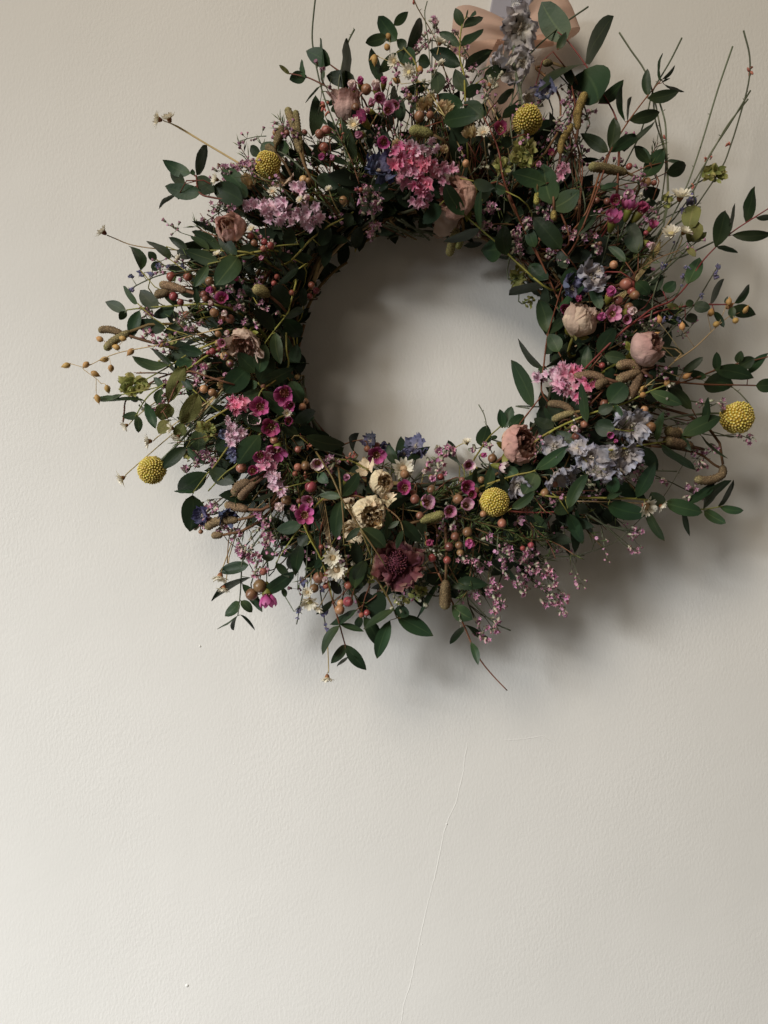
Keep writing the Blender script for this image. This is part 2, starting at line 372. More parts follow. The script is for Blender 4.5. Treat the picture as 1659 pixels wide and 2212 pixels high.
ridge([(1200, 1608), (1172, 1590), (1130, 1597), (1075, 1600)][::-1], .0007, .00028)
for x, y, r in ((404, 2129, 3.4), (432, 1396, 2.6), (965, 1780, 2.2), (911, 2040, 1.6), (620, 1080, 1.2), (310, 610, 1.2), (505, 1650, 1.5)):
    mb = MB(); p = W(x, y, 0); rr = r * .331e-3
    lathe(mb, xform(p + Vector((0, .0002, 0)), (0, -1, 0)), [(rr * 1.25, 0), (rr, .35 * rr), (rr * .6, .75 * rr), (0, .9 * rr)], 10)
    build('paint_blob', mb, M['wall'], wall)

# ------------------------------------------------------------------ wreath root
wreath = bpy.data.objects.new('wreath', None); wreath.empty_display_size = .05
link(wreath, None, Matrix.Translation(RC + Vector((0, -.004, 0))))
wreath['label'] = 'round wreath of dried flowers, eucalyptus leaves and catkins hanging on the pale wall'
wreath['category'] = 'wreath'

# ------------------------------------------------------------------ filling of the ring
mb = MB()
for i in range(300):
    a0 = ru(0, 6.283); span = ru(.35, 1.0); ph = ru(0, 6.283); rr = .0205 * math.sqrt(rnd())
    pts = []
    for k in range(9):
        a = a0 + span * (k / 8 - .5); ph2 = ph + .5 * (k / 8)
        R_ = RMAJ - .001 + rr * math.cos(ph2) + .004 * (abs(k / 4 - 1)) ** 2 * (1 if i % 3 else -.5)
        pts.append(Vector((RC.x + math.cos(a) * R_, -(.0235 + rr * math.sin(ph2)), RC.z + math.sin(a) * R_)))
    tube(mb, pts, ru(.0007, .0017), ru(.0006, .0013), 5, random.choice((0, 0, 0, 1, 1, 2)), rnd())
build('bundled_stem', mb, [M['stem_brown'], M['stem_green'], M['stem_straw']], wreath, kind='stuff')
def foliage_pt(rmin=.09, rmax=.15, lo=.35, hi=.85):
    a = ru(0, 6.283); r = math.sqrt(ru(rmin ** 2, rmax ** 2)); d = max(.006, prof(r) * ru(lo, hi))
    return Vector((RC.x + math.cos(a) * r, -d, RC.z + math.sin(a) * r))
mb = MB()
for i in range(620):
    p = foliage_pt(.098, .172, .3, .92); q = ringpt(p, .5); L = (p - q).length
    c1 = p.lerp(q, .5) + Vector((ru(-.2, .2), -ru(0, .3), ru(-.2, .2))) * L; c1.y = min(c1.y, -.01)
    pts = [p * (1 - t) ** 2 + c1 * 2 * t * (1 - t) + q * t * t for t in [k / 6 for k in range(7)]]
    r = ru(.0003, .0008)
    tube(mb, pts, r * .7, r, 4, random.choice((0, 0, 0, 1, 2, 2, 3)), rnd())
build('twig', mb, [M['stem_brown'], M['stem_green'], M['stem_red'], M['stem_straw']], wreath, kind='stuff')
def leaf_geo(mb, P0, P1, w, roll=0.0, curl=.0, fold=.12, bend=0.0, nl=7, nw=4, mat=0, var=0.0, sharp=.75, wave=0.0):
    a = P1 - P0; L = a.length; a.normalize()
    vw = view((P0 + P1) / 2); s0 = a.cross(vw)
    if s0.length < 1e-4: s0 = a.orthogonal()
    s0.normalize(); n0 = s0.cross(a)
    s = s0 * math.cos(roll) + n0 * math.sin(roll); n = s.cross(a)
    if n.dot(vw) < 0: n = -n
    seed = rnd() * 100
    def fn(u, v):
        t = v; x = (u - .5) * 2
        wd = w * .5 * max(.03, (4 * t * (1 - t)) ** sharp * (1.12 - .24 * t)) * (1 if 0 < t < 1 else .5)
        p = P0 + a * (L * t) + s * (x * wd) + s0 * (bend * L * 4 * t * (1 - t))
        p = p + n * (fold * abs(x) * wd + curl * L * (4 * t * (1 - t)))
        if wave: p = p + n * (wave * L * noise.noise(Vector((x * 1.3 + seed, t * 4, seed))))
        return p
    grid(mb, fn, nw, nl, mat, var)
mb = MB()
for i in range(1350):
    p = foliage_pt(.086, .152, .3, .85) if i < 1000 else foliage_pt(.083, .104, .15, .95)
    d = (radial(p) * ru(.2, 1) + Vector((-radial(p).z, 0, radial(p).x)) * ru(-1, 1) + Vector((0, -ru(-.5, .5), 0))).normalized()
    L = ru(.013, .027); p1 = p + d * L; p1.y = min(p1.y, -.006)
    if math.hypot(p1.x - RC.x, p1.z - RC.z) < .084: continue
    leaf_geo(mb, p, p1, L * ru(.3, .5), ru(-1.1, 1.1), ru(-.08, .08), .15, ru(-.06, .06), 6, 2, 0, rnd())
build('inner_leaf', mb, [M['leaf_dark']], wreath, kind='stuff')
mb = MB()
def needle(mb, p, d, L, r, mat=0):
    d = d.normalized(); s = d.orthogonal().normalized(); b = d.cross(s); var = rnd()
    m = p + d * L * .5
    i0 = mb.vert(p, (.5, 0), var)
    ring = [mb.vert(m + (s * math.cos(k * 2.094) + b * math.sin(k * 2.094)) * r, (.5, .5), var) for k in range(3)]
    i1 = mb.vert(p + d * L, (.5, 1), var)
    for k in range(3):
        mb.face((i0, ring[(k + 1) % 3], ring[k]), mat); mb.face((ring[k], ring[(k + 1) % 3], i1), mat)
def needle_twig(mb, pts, n, L, r=.00038, m_st=1):
    sp = smooth_pts(pts, 4); tube(mb, sp, .0005, .0003, 4, m_st, rnd())
    for i in range(n):
        t = rnd() * (len(sp) - 1); k = min(int(t), len(sp) - 2); p = sp[k].lerp(sp[k + 1], t - k)
        d = (sp[k + 1] - sp[k]).normalized(); o = Vector((ru(-1, 1), ru(-1, 1), ru(-1, 1)))
        needle(mb, p, d * ru(.5, 1) + o * .8, L * ru(.6, 1.2), r)
for i in range(230):
    p = foliage_pt(.095, .15, .5, 1.0)
    q = p + (radial(p) * ru(.3, 1) + Vector((ru(-.6, .6), -ru(-.3, .5), ru(-.6, .6)))).normalized() * ru(.014, .03); q.y = min(q.y, -.008)
    needle_twig(mb, [p, (p + q) / 2 + Vector((ru(-1, 1), 0, ru(-1, 1))) * .002, q], 13, .009)
for c, pts, n in (('O', [(270, 1190), (540, 1270), (800, 1340), (1000, 1430), (1220, 1470)], 90), ('O', [(480, 1330), (700, 1420), (900, 1500)], 40), ('O', [(0, 1000), (160, 930), (330, 830)], 50),
                  ('N', [(1350, 900), (1500, 800), (1640, 740)], 45), ('H', [(1170, 1640), (1290, 1500), (1420, 1400), (1540, 1390)], 45), ('D', [(690, 1400), (720, 1250), (760, 1170)], 26),
                  ('F', [(640, 340), (590, 260), (560, 190)], 22), ('F', [(780, 1000), (950, 1000), (1150, 1050)], 40), ('Q', [(480, 330), (600, 310), (720, 240)], 40), ('M', [(1330, 1330), (1310, 1150), (1340, 1060)], 36),
                  ('A', [(1370, 1110), (1250, 1060), (1190, 1020)], 22), ('B', [(860, 1500), (790, 1300), (700, 1120), (620, 1040)], 50), ('L', [(60, 700), (160, 660), (280, 600)], 36), ('E', [(1210, 880), (1180, 930), (1140, 990)], 22),
                  ('P', [(1340, 560), (1420, 680), (1500, 800)], 30), ('M', [(1160, 780), (1200, 950), (1280, 1080)], 44), ('N', [(760, 500), (900, 530), (1010, 560)], 34)):
    needle_twig(mb, [at(c, x, y, .004) for x, y in pts], n, .0085)
build('needle_foliage', mb, [M['needle'], M['stem_brown']], wreath, kind='stuff')

# ------------------------------------------------------------------ eucalyptus sprigs: stems and leaves read off the photograph
# (label, stem material, crop, [stem polylines], [leaf (base x, y, tip x, y, seen width, flag)])   flag b bright, o olive, d dark
SPR = [
 ('red', 'A', [[(1640, 830), (1330, 785), (1225, 755), (1195, 690), (1185, 610), (1150, 590)]],
  [(1140, 585, 912, 475, 95), (1165, 600, 1155, 550, 35), (1190, 600, 1275, 352, 75), (1100, 675, 975, 540, 80), (1230, 745, 932, 690, 110), (1035, 760, 882, 878, 30), (1045, 765, 1040, 800, 20), (1195, 610, 1340, 740, 120), (1310, 690, 1570, 835, 150), (1400, 560, 1600, 790, 110)]),
 ('yellow', 'A', [[(1659, 1230), (1520, 1265), (1400, 1300), (1285, 1325)], [(1500, 1220), (1290, 1215), (1100, 1210)]],
  [(1370, 1300, 1090, 1210, 100, 'b'), (1280, 1330, 1165, 1515, 75, 'b'), (1520, 1250, 1370, 1060, 90), (1530, 1265, 1345, 1500, 150, 'b'), (1530, 1260, 1700, 1180, 100), (1390, 1190, 1152, 1058, 80), (1290, 1210, 1140, 1095, 50), (1120, 1215, 962, 1108, 60), (1030, 1215, 1150, 1280, 70, 'd'), (970, 1285, 785, 1140, 60), (735, 1380, 630, 1178, 75), (865, 1290, 795, 1225, 60), (830, 1380, 880, 1305, 60, 'd'), (710, 1650, 590, 1505, 45), (1100, 1400, 960, 1350, 70, 'd'), (1190, 1560, 1190, 1480, 50, 'd')]),
 ('yellow', 'E', [[(1215, 200), (1030, 215), (860, 225), (720, 237), (620, 250)]],
  [(610, 265, 443, 183, 78), (615, 262, 560, 330, 55), (875, 235, 728, 90, 110), (722, 250, 655, 490, 90), (940, 400, 685, 350, 110), (1020, 230, 830, 300, 80, 'd'), (1030, 235, 875, 80, 50), (1080, 370, 920, 440, 60, 'd'), (1190, 200, 1185, 70, 45)]),
 ('yellow', 'E', [[(1330, 520), (1140, 600), (1000, 690), (780, 815)]],
  [(960, 700, 662, 622, 75), (1035, 770, 815, 560, 40), (930, 640, 1140, 580, 90, 'd'), (1240, 600, 1035, 560, 80), (1150, 660, 1010, 740, 100)]),
 ('yellow', 'E', [[(1250, 640), (1110, 740), (860, 900), (770, 985), (690, 1120)]],
  [(580, 940, 345, 965, 45), (760, 990, 460, 995, 25), (765, 1000, 855, 1220, 75), (705, 1100, 583, 1120, 60), (700, 1110, 715, 1252, 60, 'b'), (910, 880, 840, 800, 50), (905, 890, 870, 1025, 70, 'b'), (1160, 900, 1055, 790, 50), (720, 960, 655, 990, 50, 'd')]),
 ('yellow', 'E', [[(1370, 1100), (1205, 1220), (1110, 1370)]],
  [(1205, 1220, 1025, 1125, 40), (1205, 1225, 1200, 1410, 120), (1110, 1370, 915, 1545, 95), (1110, 1370, 1260, 1510, 50)]),
 ('brown', 'E', [[(1300, 800), (1090, 760), (960, 1010), (900, 1090)]],
  [(1095, 700, 960, 1010, 110, 'o'), (960, 1010, 900, 1150, 130, 'o'), (960, 1150, 880, 1260, 90, 'o'), (1200, 930, 1060, 1180, 130, 'o'), (1090, 1180, 1010, 1280, 90, 'o')]),
 ('yellow', 'L', [[(1260, 420), (1220, 560), (1200, 640), (1045, 840), (950, 970)]],
  [(1210, 570, 1050, 340, 190), (1370, 570, 1370, 360, 80, 'd'), (1160, 690, 1372, 630, 90, 'b'), (1160, 700, 1340, 900, 170), (1045, 830, 820, 600, 130), (1050, 830, 1150, 700, 90, 'd'), (1060, 850, 1120, 1200, 125, 'b'), (950, 975, 890, 1290, 150, 'b'), (1320, 160, 1090, 330, 60), (1250, 50, 1070, 10, 80, 'd'), (820, 470, 710, 300, 70, 'd'), (1300, 980, 1230, 1290, 120, 'd')]),
 ('yellow', 'L', [[(1180, 780), (1185, 1050), (1200, 1230), (1000, 1420), (890, 1430)]],
  [(1040, 1130, 890, 1410, 190), (880, 1410, 1260, 1240, 140, 'b'), (770, 1240, 500, 1510, 210), (860, 1290, 645, 1070, 150), (870, 1400, 630, 1480, 130), (1200, 1180, 1430, 1190, 22), (230, 540, 180, 330, 60, 'd'), (1290, 1060, 1330, 1310, 130, 'd')]),
 ('yellow', 'M', [[(1010, 30), (900, 120), (860, 300)]],
  [(900, 120, 690, 170, 110), (920, 115, 1305, 430, 170, 'b'), (1220, 0, 1360, 240, 150), (945, 545, 690, 375, 120), (640, 440, 740, 210, 100, 'd'), (1310, 590, 1120, 450, 110), (1260, 450, 1500, 330, 110), (1240, 610, 1380, 740, 110, 'd')]),
 ('yellow', 'M', [[(1010, 470), (890, 585), (650, 900), (520, 1000), (330, 1200)], [(540, 730), (390, 940), (330, 1000), (170, 1210)]],
  [(890, 585, 650, 910, 200, 'b'), (320, 1000, 0, 1200, 190), (330, 960, 620, 1110, 160), (430, 640, 560, 740, 150, 'd'), (160, 1240, 130, 1640, 225), (165, 1220, -40, 1200, 40), (1050, 1210, 830, 1300, 50, 'b'), (1530, 1000, 1640, 1110, 100), (540, 870, 400, 960, 120, 'd'), (560, 1120, 640, 1070, 60, 'd')]),
 ('olive', 'N', [[(240, 540), (300, 640), (400, 860), (490, 1010), (590, 1170), (660, 1330), (730, 1510)], [(590, 1170), (750, 1400), (880, 1600)], [(400, 860), (420, 1100), (425, 1370)]],
  [(0, 190, 440, 280, 150, 'b'), (390, 840, 590, 580, 120), (400, 850, 150, 830, 80), (400, 880, 345, 1310, 130), (600, 1180, 440, 1330, 70), (620, 1190, 880, 1400, 170), (530, 1350, 590, 1600, 120, 'd'), (650, 1540, 540, 1750, 120), (450, 590, 330, 600, 100, 'd'), (150, 590, 260, 700, 90, 'd')], .008),
 ('olive', 'N', [[(400, 860), (440, 855), (560, 835), (720, 890), (900, 980), (1040, 1110), (1090, 1330)]],
  [(900, 970, 1135, 855, 75), (900, 980, 750, 900, 70, 'd'), (905, 1000, 890, 1320, 75, 'b'), (1040, 1105, 1270, 1345, 130), (1030, 1110, 890, 1190, 50), (1070, 1210, 1000, 1420, 60), (740, 910, 738, 830, 30)], .010),
 ('yellow', 'N', [[(560, 480), (700, 560)]],
  [(580, 390, 593, 150, 60, 'd'), (1000, 490, 905, 280, 100), (1010, 500, 1050, 185, 110, 'd'), (1115, 455, 1365, 300, 85), (1640, 380, 1560, 230, 60, 'd'), (200, 1500, 100, 1620, 50)]),
 ('yellow', 'O', [[(470, 560), (625, 335), (740, 225), (900, 60)]],
  [(330, 630, 180, 370, 60, 'd'), (540, 440, 610, 205, 150), (780, 230, 740, 30, 90), (800, 230, 870, 0, 110), (850, 230, 1000, 90, 130), (640, 335, 715, 330, 40)]),
 ('yellow', 'O', [[(700, 815), (930, 745), (1120, 700), (1300, 560)], [(1190, 335), (1350, 240), (1530, 160)]],
  [(1330, 230, 1110, 130, 110), (1300, 480, 1130, 400, 150, 'd'), (1130, 690, 1490, 420, 130, 'b'), (1140, 720, 990, 960, 170), (1135, 710, 1195, 1000, 70), (930, 810, 770, 640, 130), (590, 890, 650, 650, 100), (720, 700, 760, 870, 50), (870, 1110, 1120, 920, 90), (1590, 500, 1350, 260, 150), (490, 680, 430, 850, 60), (850, 1180, 960, 1360, 100, 'd'), (940, 720, 1100, 640, 90, 'd')]),
 ('red', 'O', [[(760, 1130), (890, 1145), (1110, 1155), (1330, 1150), (1550, 1115)]],
  [(1330, 1150, 1560, 1080, 130), (1330, 1170, 1500, 1260, 90, 'd'), (1110, 1170, 1260, 1340, 70), (1020, 1180, 1210, 1400, 80, 'd'), (1310, 1180, 1190, 1470, 50), (1490, 1160, 1640, 1500, 110), (1110, 1150, 1190, 1000, 60)]),
 ('red', 'K', [[(620, 190), (730, 200), (1130, 235), (1380, 240), (1580, 245), (1720, 250)], [(1080, 180), (1230, 120), (1400, 70), (1560, 35), (1700, 0)]],
  [(1130, 235, 1380, 240, 150), (1230, 110, 1545, 185, 110), (1560, 245, 1740, 240, 100), (1405, 60, 1440, -40, 60), (1420, 90, 1550, 20, 90), (1500, 150, 1659, -20, 70), (1245, 120, 1240, -30, 60), (1040, 440, 860, 260, 80), (1160, 180, 1010, 130, 60), (960, 140, 1130, 10, 60)]),
 ('yellow', 'K', [[(0, 560), (220, 470), (470, 395), (700, 290), (870, 225)]],
  [(700, 290, 960, 400, 90, 'b'), (365, 380, 500, 230, 150), (690, 290, 740, 70, 60), (190, 540, 130, 220, 70), (275, 460, 395, 410, 80), (390, 410, 475, 510, 70), (410, 600, 240, 560, 130), (640, 350, 770, 350, 60, 'd')]),
 ('yellow', 'K', [[(480, 760), (580, 740), (950, 680), (1100, 640)]],
  [(960, 650, 1275, 500, 120), (1105, 640, 1170, 340, 55), (760, 700, 810, 450, 55), (950, 650, 1030, 780, 50), (1120, 650, 1330, 840, 15), (790, 730, 1080, 940, 65)]),
 ('yellow', 'K', [[(0, 1160), (300, 1162), (580, 1170), (820, 1195), (970, 1240), (1130, 1255), (1290, 1230)]],
  [(590, 1160, 740, 870, 100), (380, 1120, 420, 990, 90), (340, 1170, 470, 1110, 50), (800, 1220, 705, 1115, 110), (820, 1200, 1125, 1280, 110), (970, 1230, 1225, 1030, 70), (970, 1240, 1020, 1475, 40), (1140, 1250, 1360, 1020, 65, 'b'), (1140, 1265, 1315, 1370, 75, 'b'), (1260, 1230, 1375, 1015, 35), (1270, 1240, 1460, 1265, 60, 'b'), (350, 1220, 680, 1300, 130), (680, 1265, 815, 1515, 65), (30, 1290, 150, 1535, 90), (100, 1220, 190, 1270, 80), (30, 1250, 190, 960, 90)]),
 ('red', 'I', [[(-160, 1900), (90, 1659), (270, 1520), (410, 1420), (620, 1330), (790, 1150), (930, 930), (1090, 755), (1260, 600), (1420, 490), (1720, 300)], [(620, 1420), (880, 1385), (1050, 1380), (1240, 1380)]],
  [(1095, 750, 1195, 355, 165), (1415, 490, 1510, 95, 115), (1275, 615, 1700, 610, 105), (1540, 420, 1720, 440, 60), (1250, 590, 1300, 275, 35), (1100, 750, 1330, 815, 50), (790, 1150, 915, 870, 140, 'b'), (1030, 1365, 1180, 1100, 70), (1290, 1370, 1455, 1160, 70), (1240, 1430, 1525, 1490, 130), (1280, 1400, 1270, 1540, 70), (1070, 1460, 1180, 1630, 60), (860, 1380, 1030, 1420, 110), (1190, 1370, 1220, 1290, 30), (770, 1380, 850, 1350, 70), (520, 1230, 655, 1130, 110), (420, 1250, 500, 1050, 110, 'd'), (560, 1380, 690, 1410, 60, 'o'), (740, 1560, 890, 1510, 100, 'd'), (215, 1130, 370, 1280, 120)]),
 ('green', 'I', [[(540, 1000), (760, 800), (880, 700)]],
  [(860, 290, 800, 560, 170, 'o'), (900, 470, 800, 700, 150, 'o'), (780, 690, 990, 600, 80, 'o'), (790, 760, 870, 860, 60, 'o')]),
 ('red', 'H', [[(820, 1080), (870, 950), (990, 640), (1110, 280), (1200, 110)], [(1180, 760), (1200, 500), (1215, 280), (1190, 0)]],
  [(1100, 265, 790, 70, 120), (1120, 270, 1400, 95, 120), (1540, 390, 1375, 210, 90), (1470, 740, 1659, 680, 150, 'd'), (750, 1190, 970, 900, 120), (1420, 1380, 1330, 1010, 170), (1280, 1470, 1090, 1300, 80), (1010, 670, 1210, 620, 50), (1400, 840, 1620, 830, 110, 'd')]),
 ('red', 'H', [[(640, 1090), (560, 900), (500, 730), (440, 560)], [(0, 740), (130, 1020), (260, 1290), (450, 1640)]],
  [(420, 600, 40, 500, 170, 'b'), (480, 830, 390, 400, 240, 'b'), (480, 875, 780, 690, 200, 'b'), (580, 1330, 280, 980, 180), (170, 960, 320, 680, 60), (300, 1300, 230, 1090, 110), (330, 1300, 190, 1370, 90), (740, 1540, 960, 1410, 30), (640, 1540, 560, 1340, 110), (620, 1659, 740, 1540, 130), (230, 1500, 440, 1659, 150)]),
 ('red', 'D', [[(430, 1580), (440, 1230), (420, 970), (290, 730), (170, 530), (20, 330), (-60, 260)]],
  [(20, 320, -190, 15, 190, 'b'), (-60, 400, 10, 260, 60), (170, 515, 400, 130, 115, 'b'), (150, 525, -215, 750, 60), (0, 545, 70, 700, 60), (160, 560, 270, 835, 260), (280, 830, 480, 650, 90), (60, 790, 150, 580, 120, 'd')]),
 ('red', 'D', [[(215, 1640), (290, 1400), (370, 1230), (520, 990), (670, 790), (790, 650)]],
  [(500, 985, 470, 685, 45), (515, 980, 540, 790, 25), (525, 985, 775, 915, 90), (680, 790, 675, 560, 65), (680, 790, 935, 745, 85), (790, 650, 795, 435, 20), (800, 640, 900, 530, 25), (800, 665, 860, 640, 15), (810, 680, 975, 750, 22), (370, 1220, 400, 960, 95), (480, 1230, 735, 990, 40), (840, 1320, 950, 1315, 30), (830, 1410, 990, 1350, 100), (700, 1330, 570, 1190, 70), (650, 1450, 810, 1210, 130), (290, 1530, 430, 1500, 40)]),
 ('yellow', 'C', [[(480, 790), (470, 610), (435, 450), (450, 230), (490, 130)]],
  [(440, 385, 265, 265, 70), (445, 380, 630, 240, 60), (455, 220, 400, 65, 70), (465, 220, 625, 140, 60), (490, 150, 505, 75, 12), (500, 140, 560, 85, 20), (440, 540, 190, 405, 110), (475, 550, 705, 410, 90), (480, 750, 400, 560, 100), (630, 640, 820, 560, 90), (470, 790, 620, 690, 80)]),
 ('red', 'C', [[(870, 1659), (790, 1450), (750, 1220), (640, 970), (560, 850)]],
  [(255, 770, 245, 580, 110), (465, 850, 240, 780, 110), (630, 960, 470, 830, 120), (780, 960, 960, 860, 70), (740, 830, 880, 730, 60), (300, 990, 590, 940, 120), (500, 1160, 370, 1000, 150, 'd'), (860, 1130, 770, 1180, 80), (1350, 700, 1270, 530, 60)]),
 ('red', 'B', [[(780, 830), (700, 770), (560, 690), (430, 630), (290, 600)], [(720, 600), (625, 530)]],
  [(625, 530, 425, 415, 120), (565, 690, 540, 310, 30), (420, 630, 390, 485, 40), (425, 615, 290, 650, 85), (290, 600, 205, 530, 30, 'o'), (720, 770, 760, 310, 80), (830, 670, 590, 620, 110), (1020, 680, 960, 390, 80), (1140, 960, 1150, 700, 80, 'd'), (1200, 1000, 1190, 780, 80, 'd'), (700, 790, 610, 865, 40), (540, 700, 420, 840, 15), (740, 820, 630, 910, 60), (590, 1020, 560, 960, 30)]),
 ('yellow', 'B', [[(1330, 700), (1320, 520), (1230, 400), (1165, 320)]],
  [(1165, 325, 1015, 130, 110), (1140, 210, 1260, 95, 65), (1090, 290, 910, 350, 80), (1245, 395, 1365, 150, 90), (1240, 400, 1170, 320, 70), (1320, 520, 1165, 420, 130), (1160, 430, 1020, 590, 75), (1340, 500, 1440, 520, 90), (1430, 690, 1190, 750, 70)]),
 ('green', 'B', [[(420, 1400), (250, 1260), (120, 1220)]],
  [(180, 1270, 60, 1170, 120), (50, 1260, -30, 1190, 70), (280, 1230, 150, 1160, 120), (860, 1480, 600, 1430, 110, 'd'), (1100, 1500, 940, 1560, 60)]),
 ('yellow', 'F', [[(770, 1640), (910, 1490), (1100, 1350), (1220, 1290), (1360, 1200)], [(0, 1680), (150, 1650), (330, 1610), (550, 1570), (820, 1550)]],
  [(1340, 1210, 1230, 1350, 130), (1000, 1580, 1110, 1370, 130), (960, 820, 1200, 930, 150, 'd'), (1430, 940, 1200, 840, 180, 'd'), (0, 900, 210, 1030, 140), (790, 1600, 805, 1470, 50), (740, 1500, 580, 1480, 180, 'd'), (1380, 1600, 1420, 1360, 120, 'd'), (880, 1490, 920, 1620, 60), (560, 1580, 480, 1700, 110)]),
 ('yellow', 'G', [[(1659, 1640), (1400, 1400), (1270, 1270), (1070, 1100), (890, 940)]],
  [(905, 955, 700, 620, 150, 'b'), (1080, 1100, 1095, 690, 75, 'b'), (1070, 1090, 680, 1250, 90), (1330, 1290, 1090, 1340, 230), (1370, 1390, 1340, 1070, 160), (640, 850, 455, 1055, 150, 'd'), (1360, 700, 1230, 650, 90), (1010, 590, 1240, 660, 110, 'd')], .016),
 ('red', 'J', [[(480, 1060), (500, 910), (530, 680), (600, 430), (690, 130)], [(600, 330), (450, 0), (420, -80)], [(310, 1380), (480, 1160)]],
  [(420, 1250, 235, 865, 120), (490, 930, 290, 690, 50), (530, 640, 460, 370, 120), (525, 650, 680, 510, 70), (620, 800, 540, 650, 110), (490, 240, 215, 330, 80), (650, 250, 750, 110, 90), (520, 220, 400, 100, 100), (620, 440, 850, 260, 50), (970, 450, 870, 220, 80), (530, 920, 740, 770, 30), (840, 960, 860, 750, 80, 'b'), (460, 990, 520, 920, 70)]),
 ('red', 'J', [[(800, 1020), (870, 950), (960, 840), (1110, 660)], [(860, 1250), (1000, 1100)]],
  [(950, 810, 1090, 600, 110), (1000, 820, 1180, 860, 90), (1110, 670, 1410, 650, 35), (1040, 1230, 1180, 1060, 110, 'd'), (1000, 950, 1080, 1000, 90, 'd')]),
 ('green', 'P', [[(600, 330), (530, 430), (520, 520), (510, 700), (490, 880)]],
  [(575, 470, 340, 520, 90), (590, 570, 275, 760, 55), (500, 765, 383, 885, 75), (510, 760, 608, 852, 65), (490, 880, 320, 990, 14), (490, 880, 455, 1000, 28), (505, 875, 632, 1003, 22), (530, 620, 690, 850, 70), (710, 690, 955, 520, 95), (735, 440, 740, 305, 100, 'd'), (945, 340, 840, 390, 60, 'd'), (880, 730, 850, 650, 40)]),
 ('yellow', 'P', [[(1010, 130), (940, 240), (870, 340)], [(1030, 140), (1090, 270), (1170, 420), (1250, 670)]],
  [(1060, 300, 980, 230, 90), (1010, 300, 960, 555, 95), (930, 370, 920, 500, 80, 'd'), (1010, 130, 800, 180, 95), (800, 450, 910, 570, 60), (1190, 400, 1120, 500, 60), (1260, 750, 1130, 870, 45)]),
 ('red', 'P', [[(1180, 430), (1240, 670), (1320, 950), (1365, 1115), (1390, 1210)]],
  [(1460, 830, 1240, 950, 55), (1320, 960, 1180, 1200, 65), (1320, 950, 1520, 1010, 45), (1370, 1115, 1250, 1270, 70, 'b'), (1370, 1120, 1540, 1325, 90), (1385, 1215, 1300, 1295, 25), (1390, 1210, 1455, 1225, 12), (1490, 880, 1470, 990, 60), (1440, 660, 1490, 430, 110), (1540, 880, 1530, 680, 110, 'd'), (1250, 590, 1330, 700, 70, 'd')]),
 ('olive', 'Q', [[(60, 420), (120, 480), (210, 600), (280, 740)], [(180, 560), (260, 700), (300, 800)]],
  [(250, 815, 155, 1095, 90), (280, 735, 60, 880, 50), (60, 790, 170, 1005, 90), (300, 790, 565, 930, 110), (330, 800, 340, 700, 95), (180, 600, 130, 820, 120, 'd'), (70, 380, 10, 590, 90), (100, 620, 110, 760, 100, 'd')]),
 ('red', 'Q', [[(600, 470), (680, 640), (790, 860), (840, 980), (910, 1110), (1000, 1220), (1100, 1325)]],
  [(690, 570, 965, 560, 85), (600, 560, 440, 815, 35), (700, 710, 850, 810, 105, 'b'), (785, 865, 685, 990, 45, 'b'), (840, 975, 890, 1140, 50, 'b'), (800, 850, 985, 960, 40), (520, 470, 610, 560, 90, 'd')]),
]
for smat, c, stems, leaves, *ex in SPR:
    mb = MB(); dz = ru(.004, .010) + (ex[0] if ex else 0); allpts = []
    for st in stems:
        pts = [at(c, x, y, dz - .001) for x, y in st]
        sp = smooth_pts(pts, 4); allpts += sp
        tube(mb, sp, .00066, .0004, 6, 0, 0)
        # carry the first point back into the ring
        stem_to_ring(mb, sp[0], (sp[1] - sp[0]), .0006, 0, 5, 6, 0, .15)
    lv = []
    for lf in leaves:
        bx, by, tx, ty, w = lf[:5]; fl = lf[5] if len(lf) > 5 else ''
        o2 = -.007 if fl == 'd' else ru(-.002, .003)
        p0 = at(c, bx, by, dz + o2); p1 = at(c, tx, ty, dz + o2 + ru(-.007, .007))
        near = min(allpts, key=lambda q: (q - p0).length)
        if (near - p0).length < .010:
            p0 = Vector((p0.x, (p0.y + near.y) / 2, p0.z))
            tube(mb, [near, (near + p0) / 2, p0], .00035, .00025, 4)
        else:
            stem_to_ring(mb, p0, (p1 - p0), .0004, 0, 4, 5)
        L = (p1 - p0).length; wd = size(c, w, p0); roll = ru(-.3, .3)
        if wd < L * .25:
            tw = L * ru(.28, .36)
            if wd < tw: roll = math.acos(max(.08, wd / tw)) * random.choice((-1, 1)); wd = tw
        else:
            wd /= math.cos(roll)
        lv.append((p0, p1, wd * 1.14, roll, fl))
    nm = 'leafy_sprig' if any(len(l) > 5 and l[5] == 'o' for l in leaves) and smat in ('brown', 'green') else 'eucalyptus_sprig'
    so = build(nm, mb, M['stem_' + smat], wreath, origin=allpts[0].copy())
    for p0, p1, wd, roll, fl in lv:
        lb = MB()
        if fl == 'o':
            leaf_geo(lb, p0, p1, wd, roll, ru(-.06, .06), .1, ru(-.05, .05), 7, 4, 0, 0, .6, .10)
        else:
            leaf_geo(lb, p0, p1, wd, roll, ru(-.12, .09), ru(-.05, .3), ru(-.06, .06), 8, 4, 0, 0, ru(.52, .92), ru(.01, .05))
        build('leaf', lb, M[{'b': 'leaf_bright', 'o': 'leaf_olive', 'd': 'leaf_dark'}.get(fl, 'leaf')], so, origin=p0.copy())

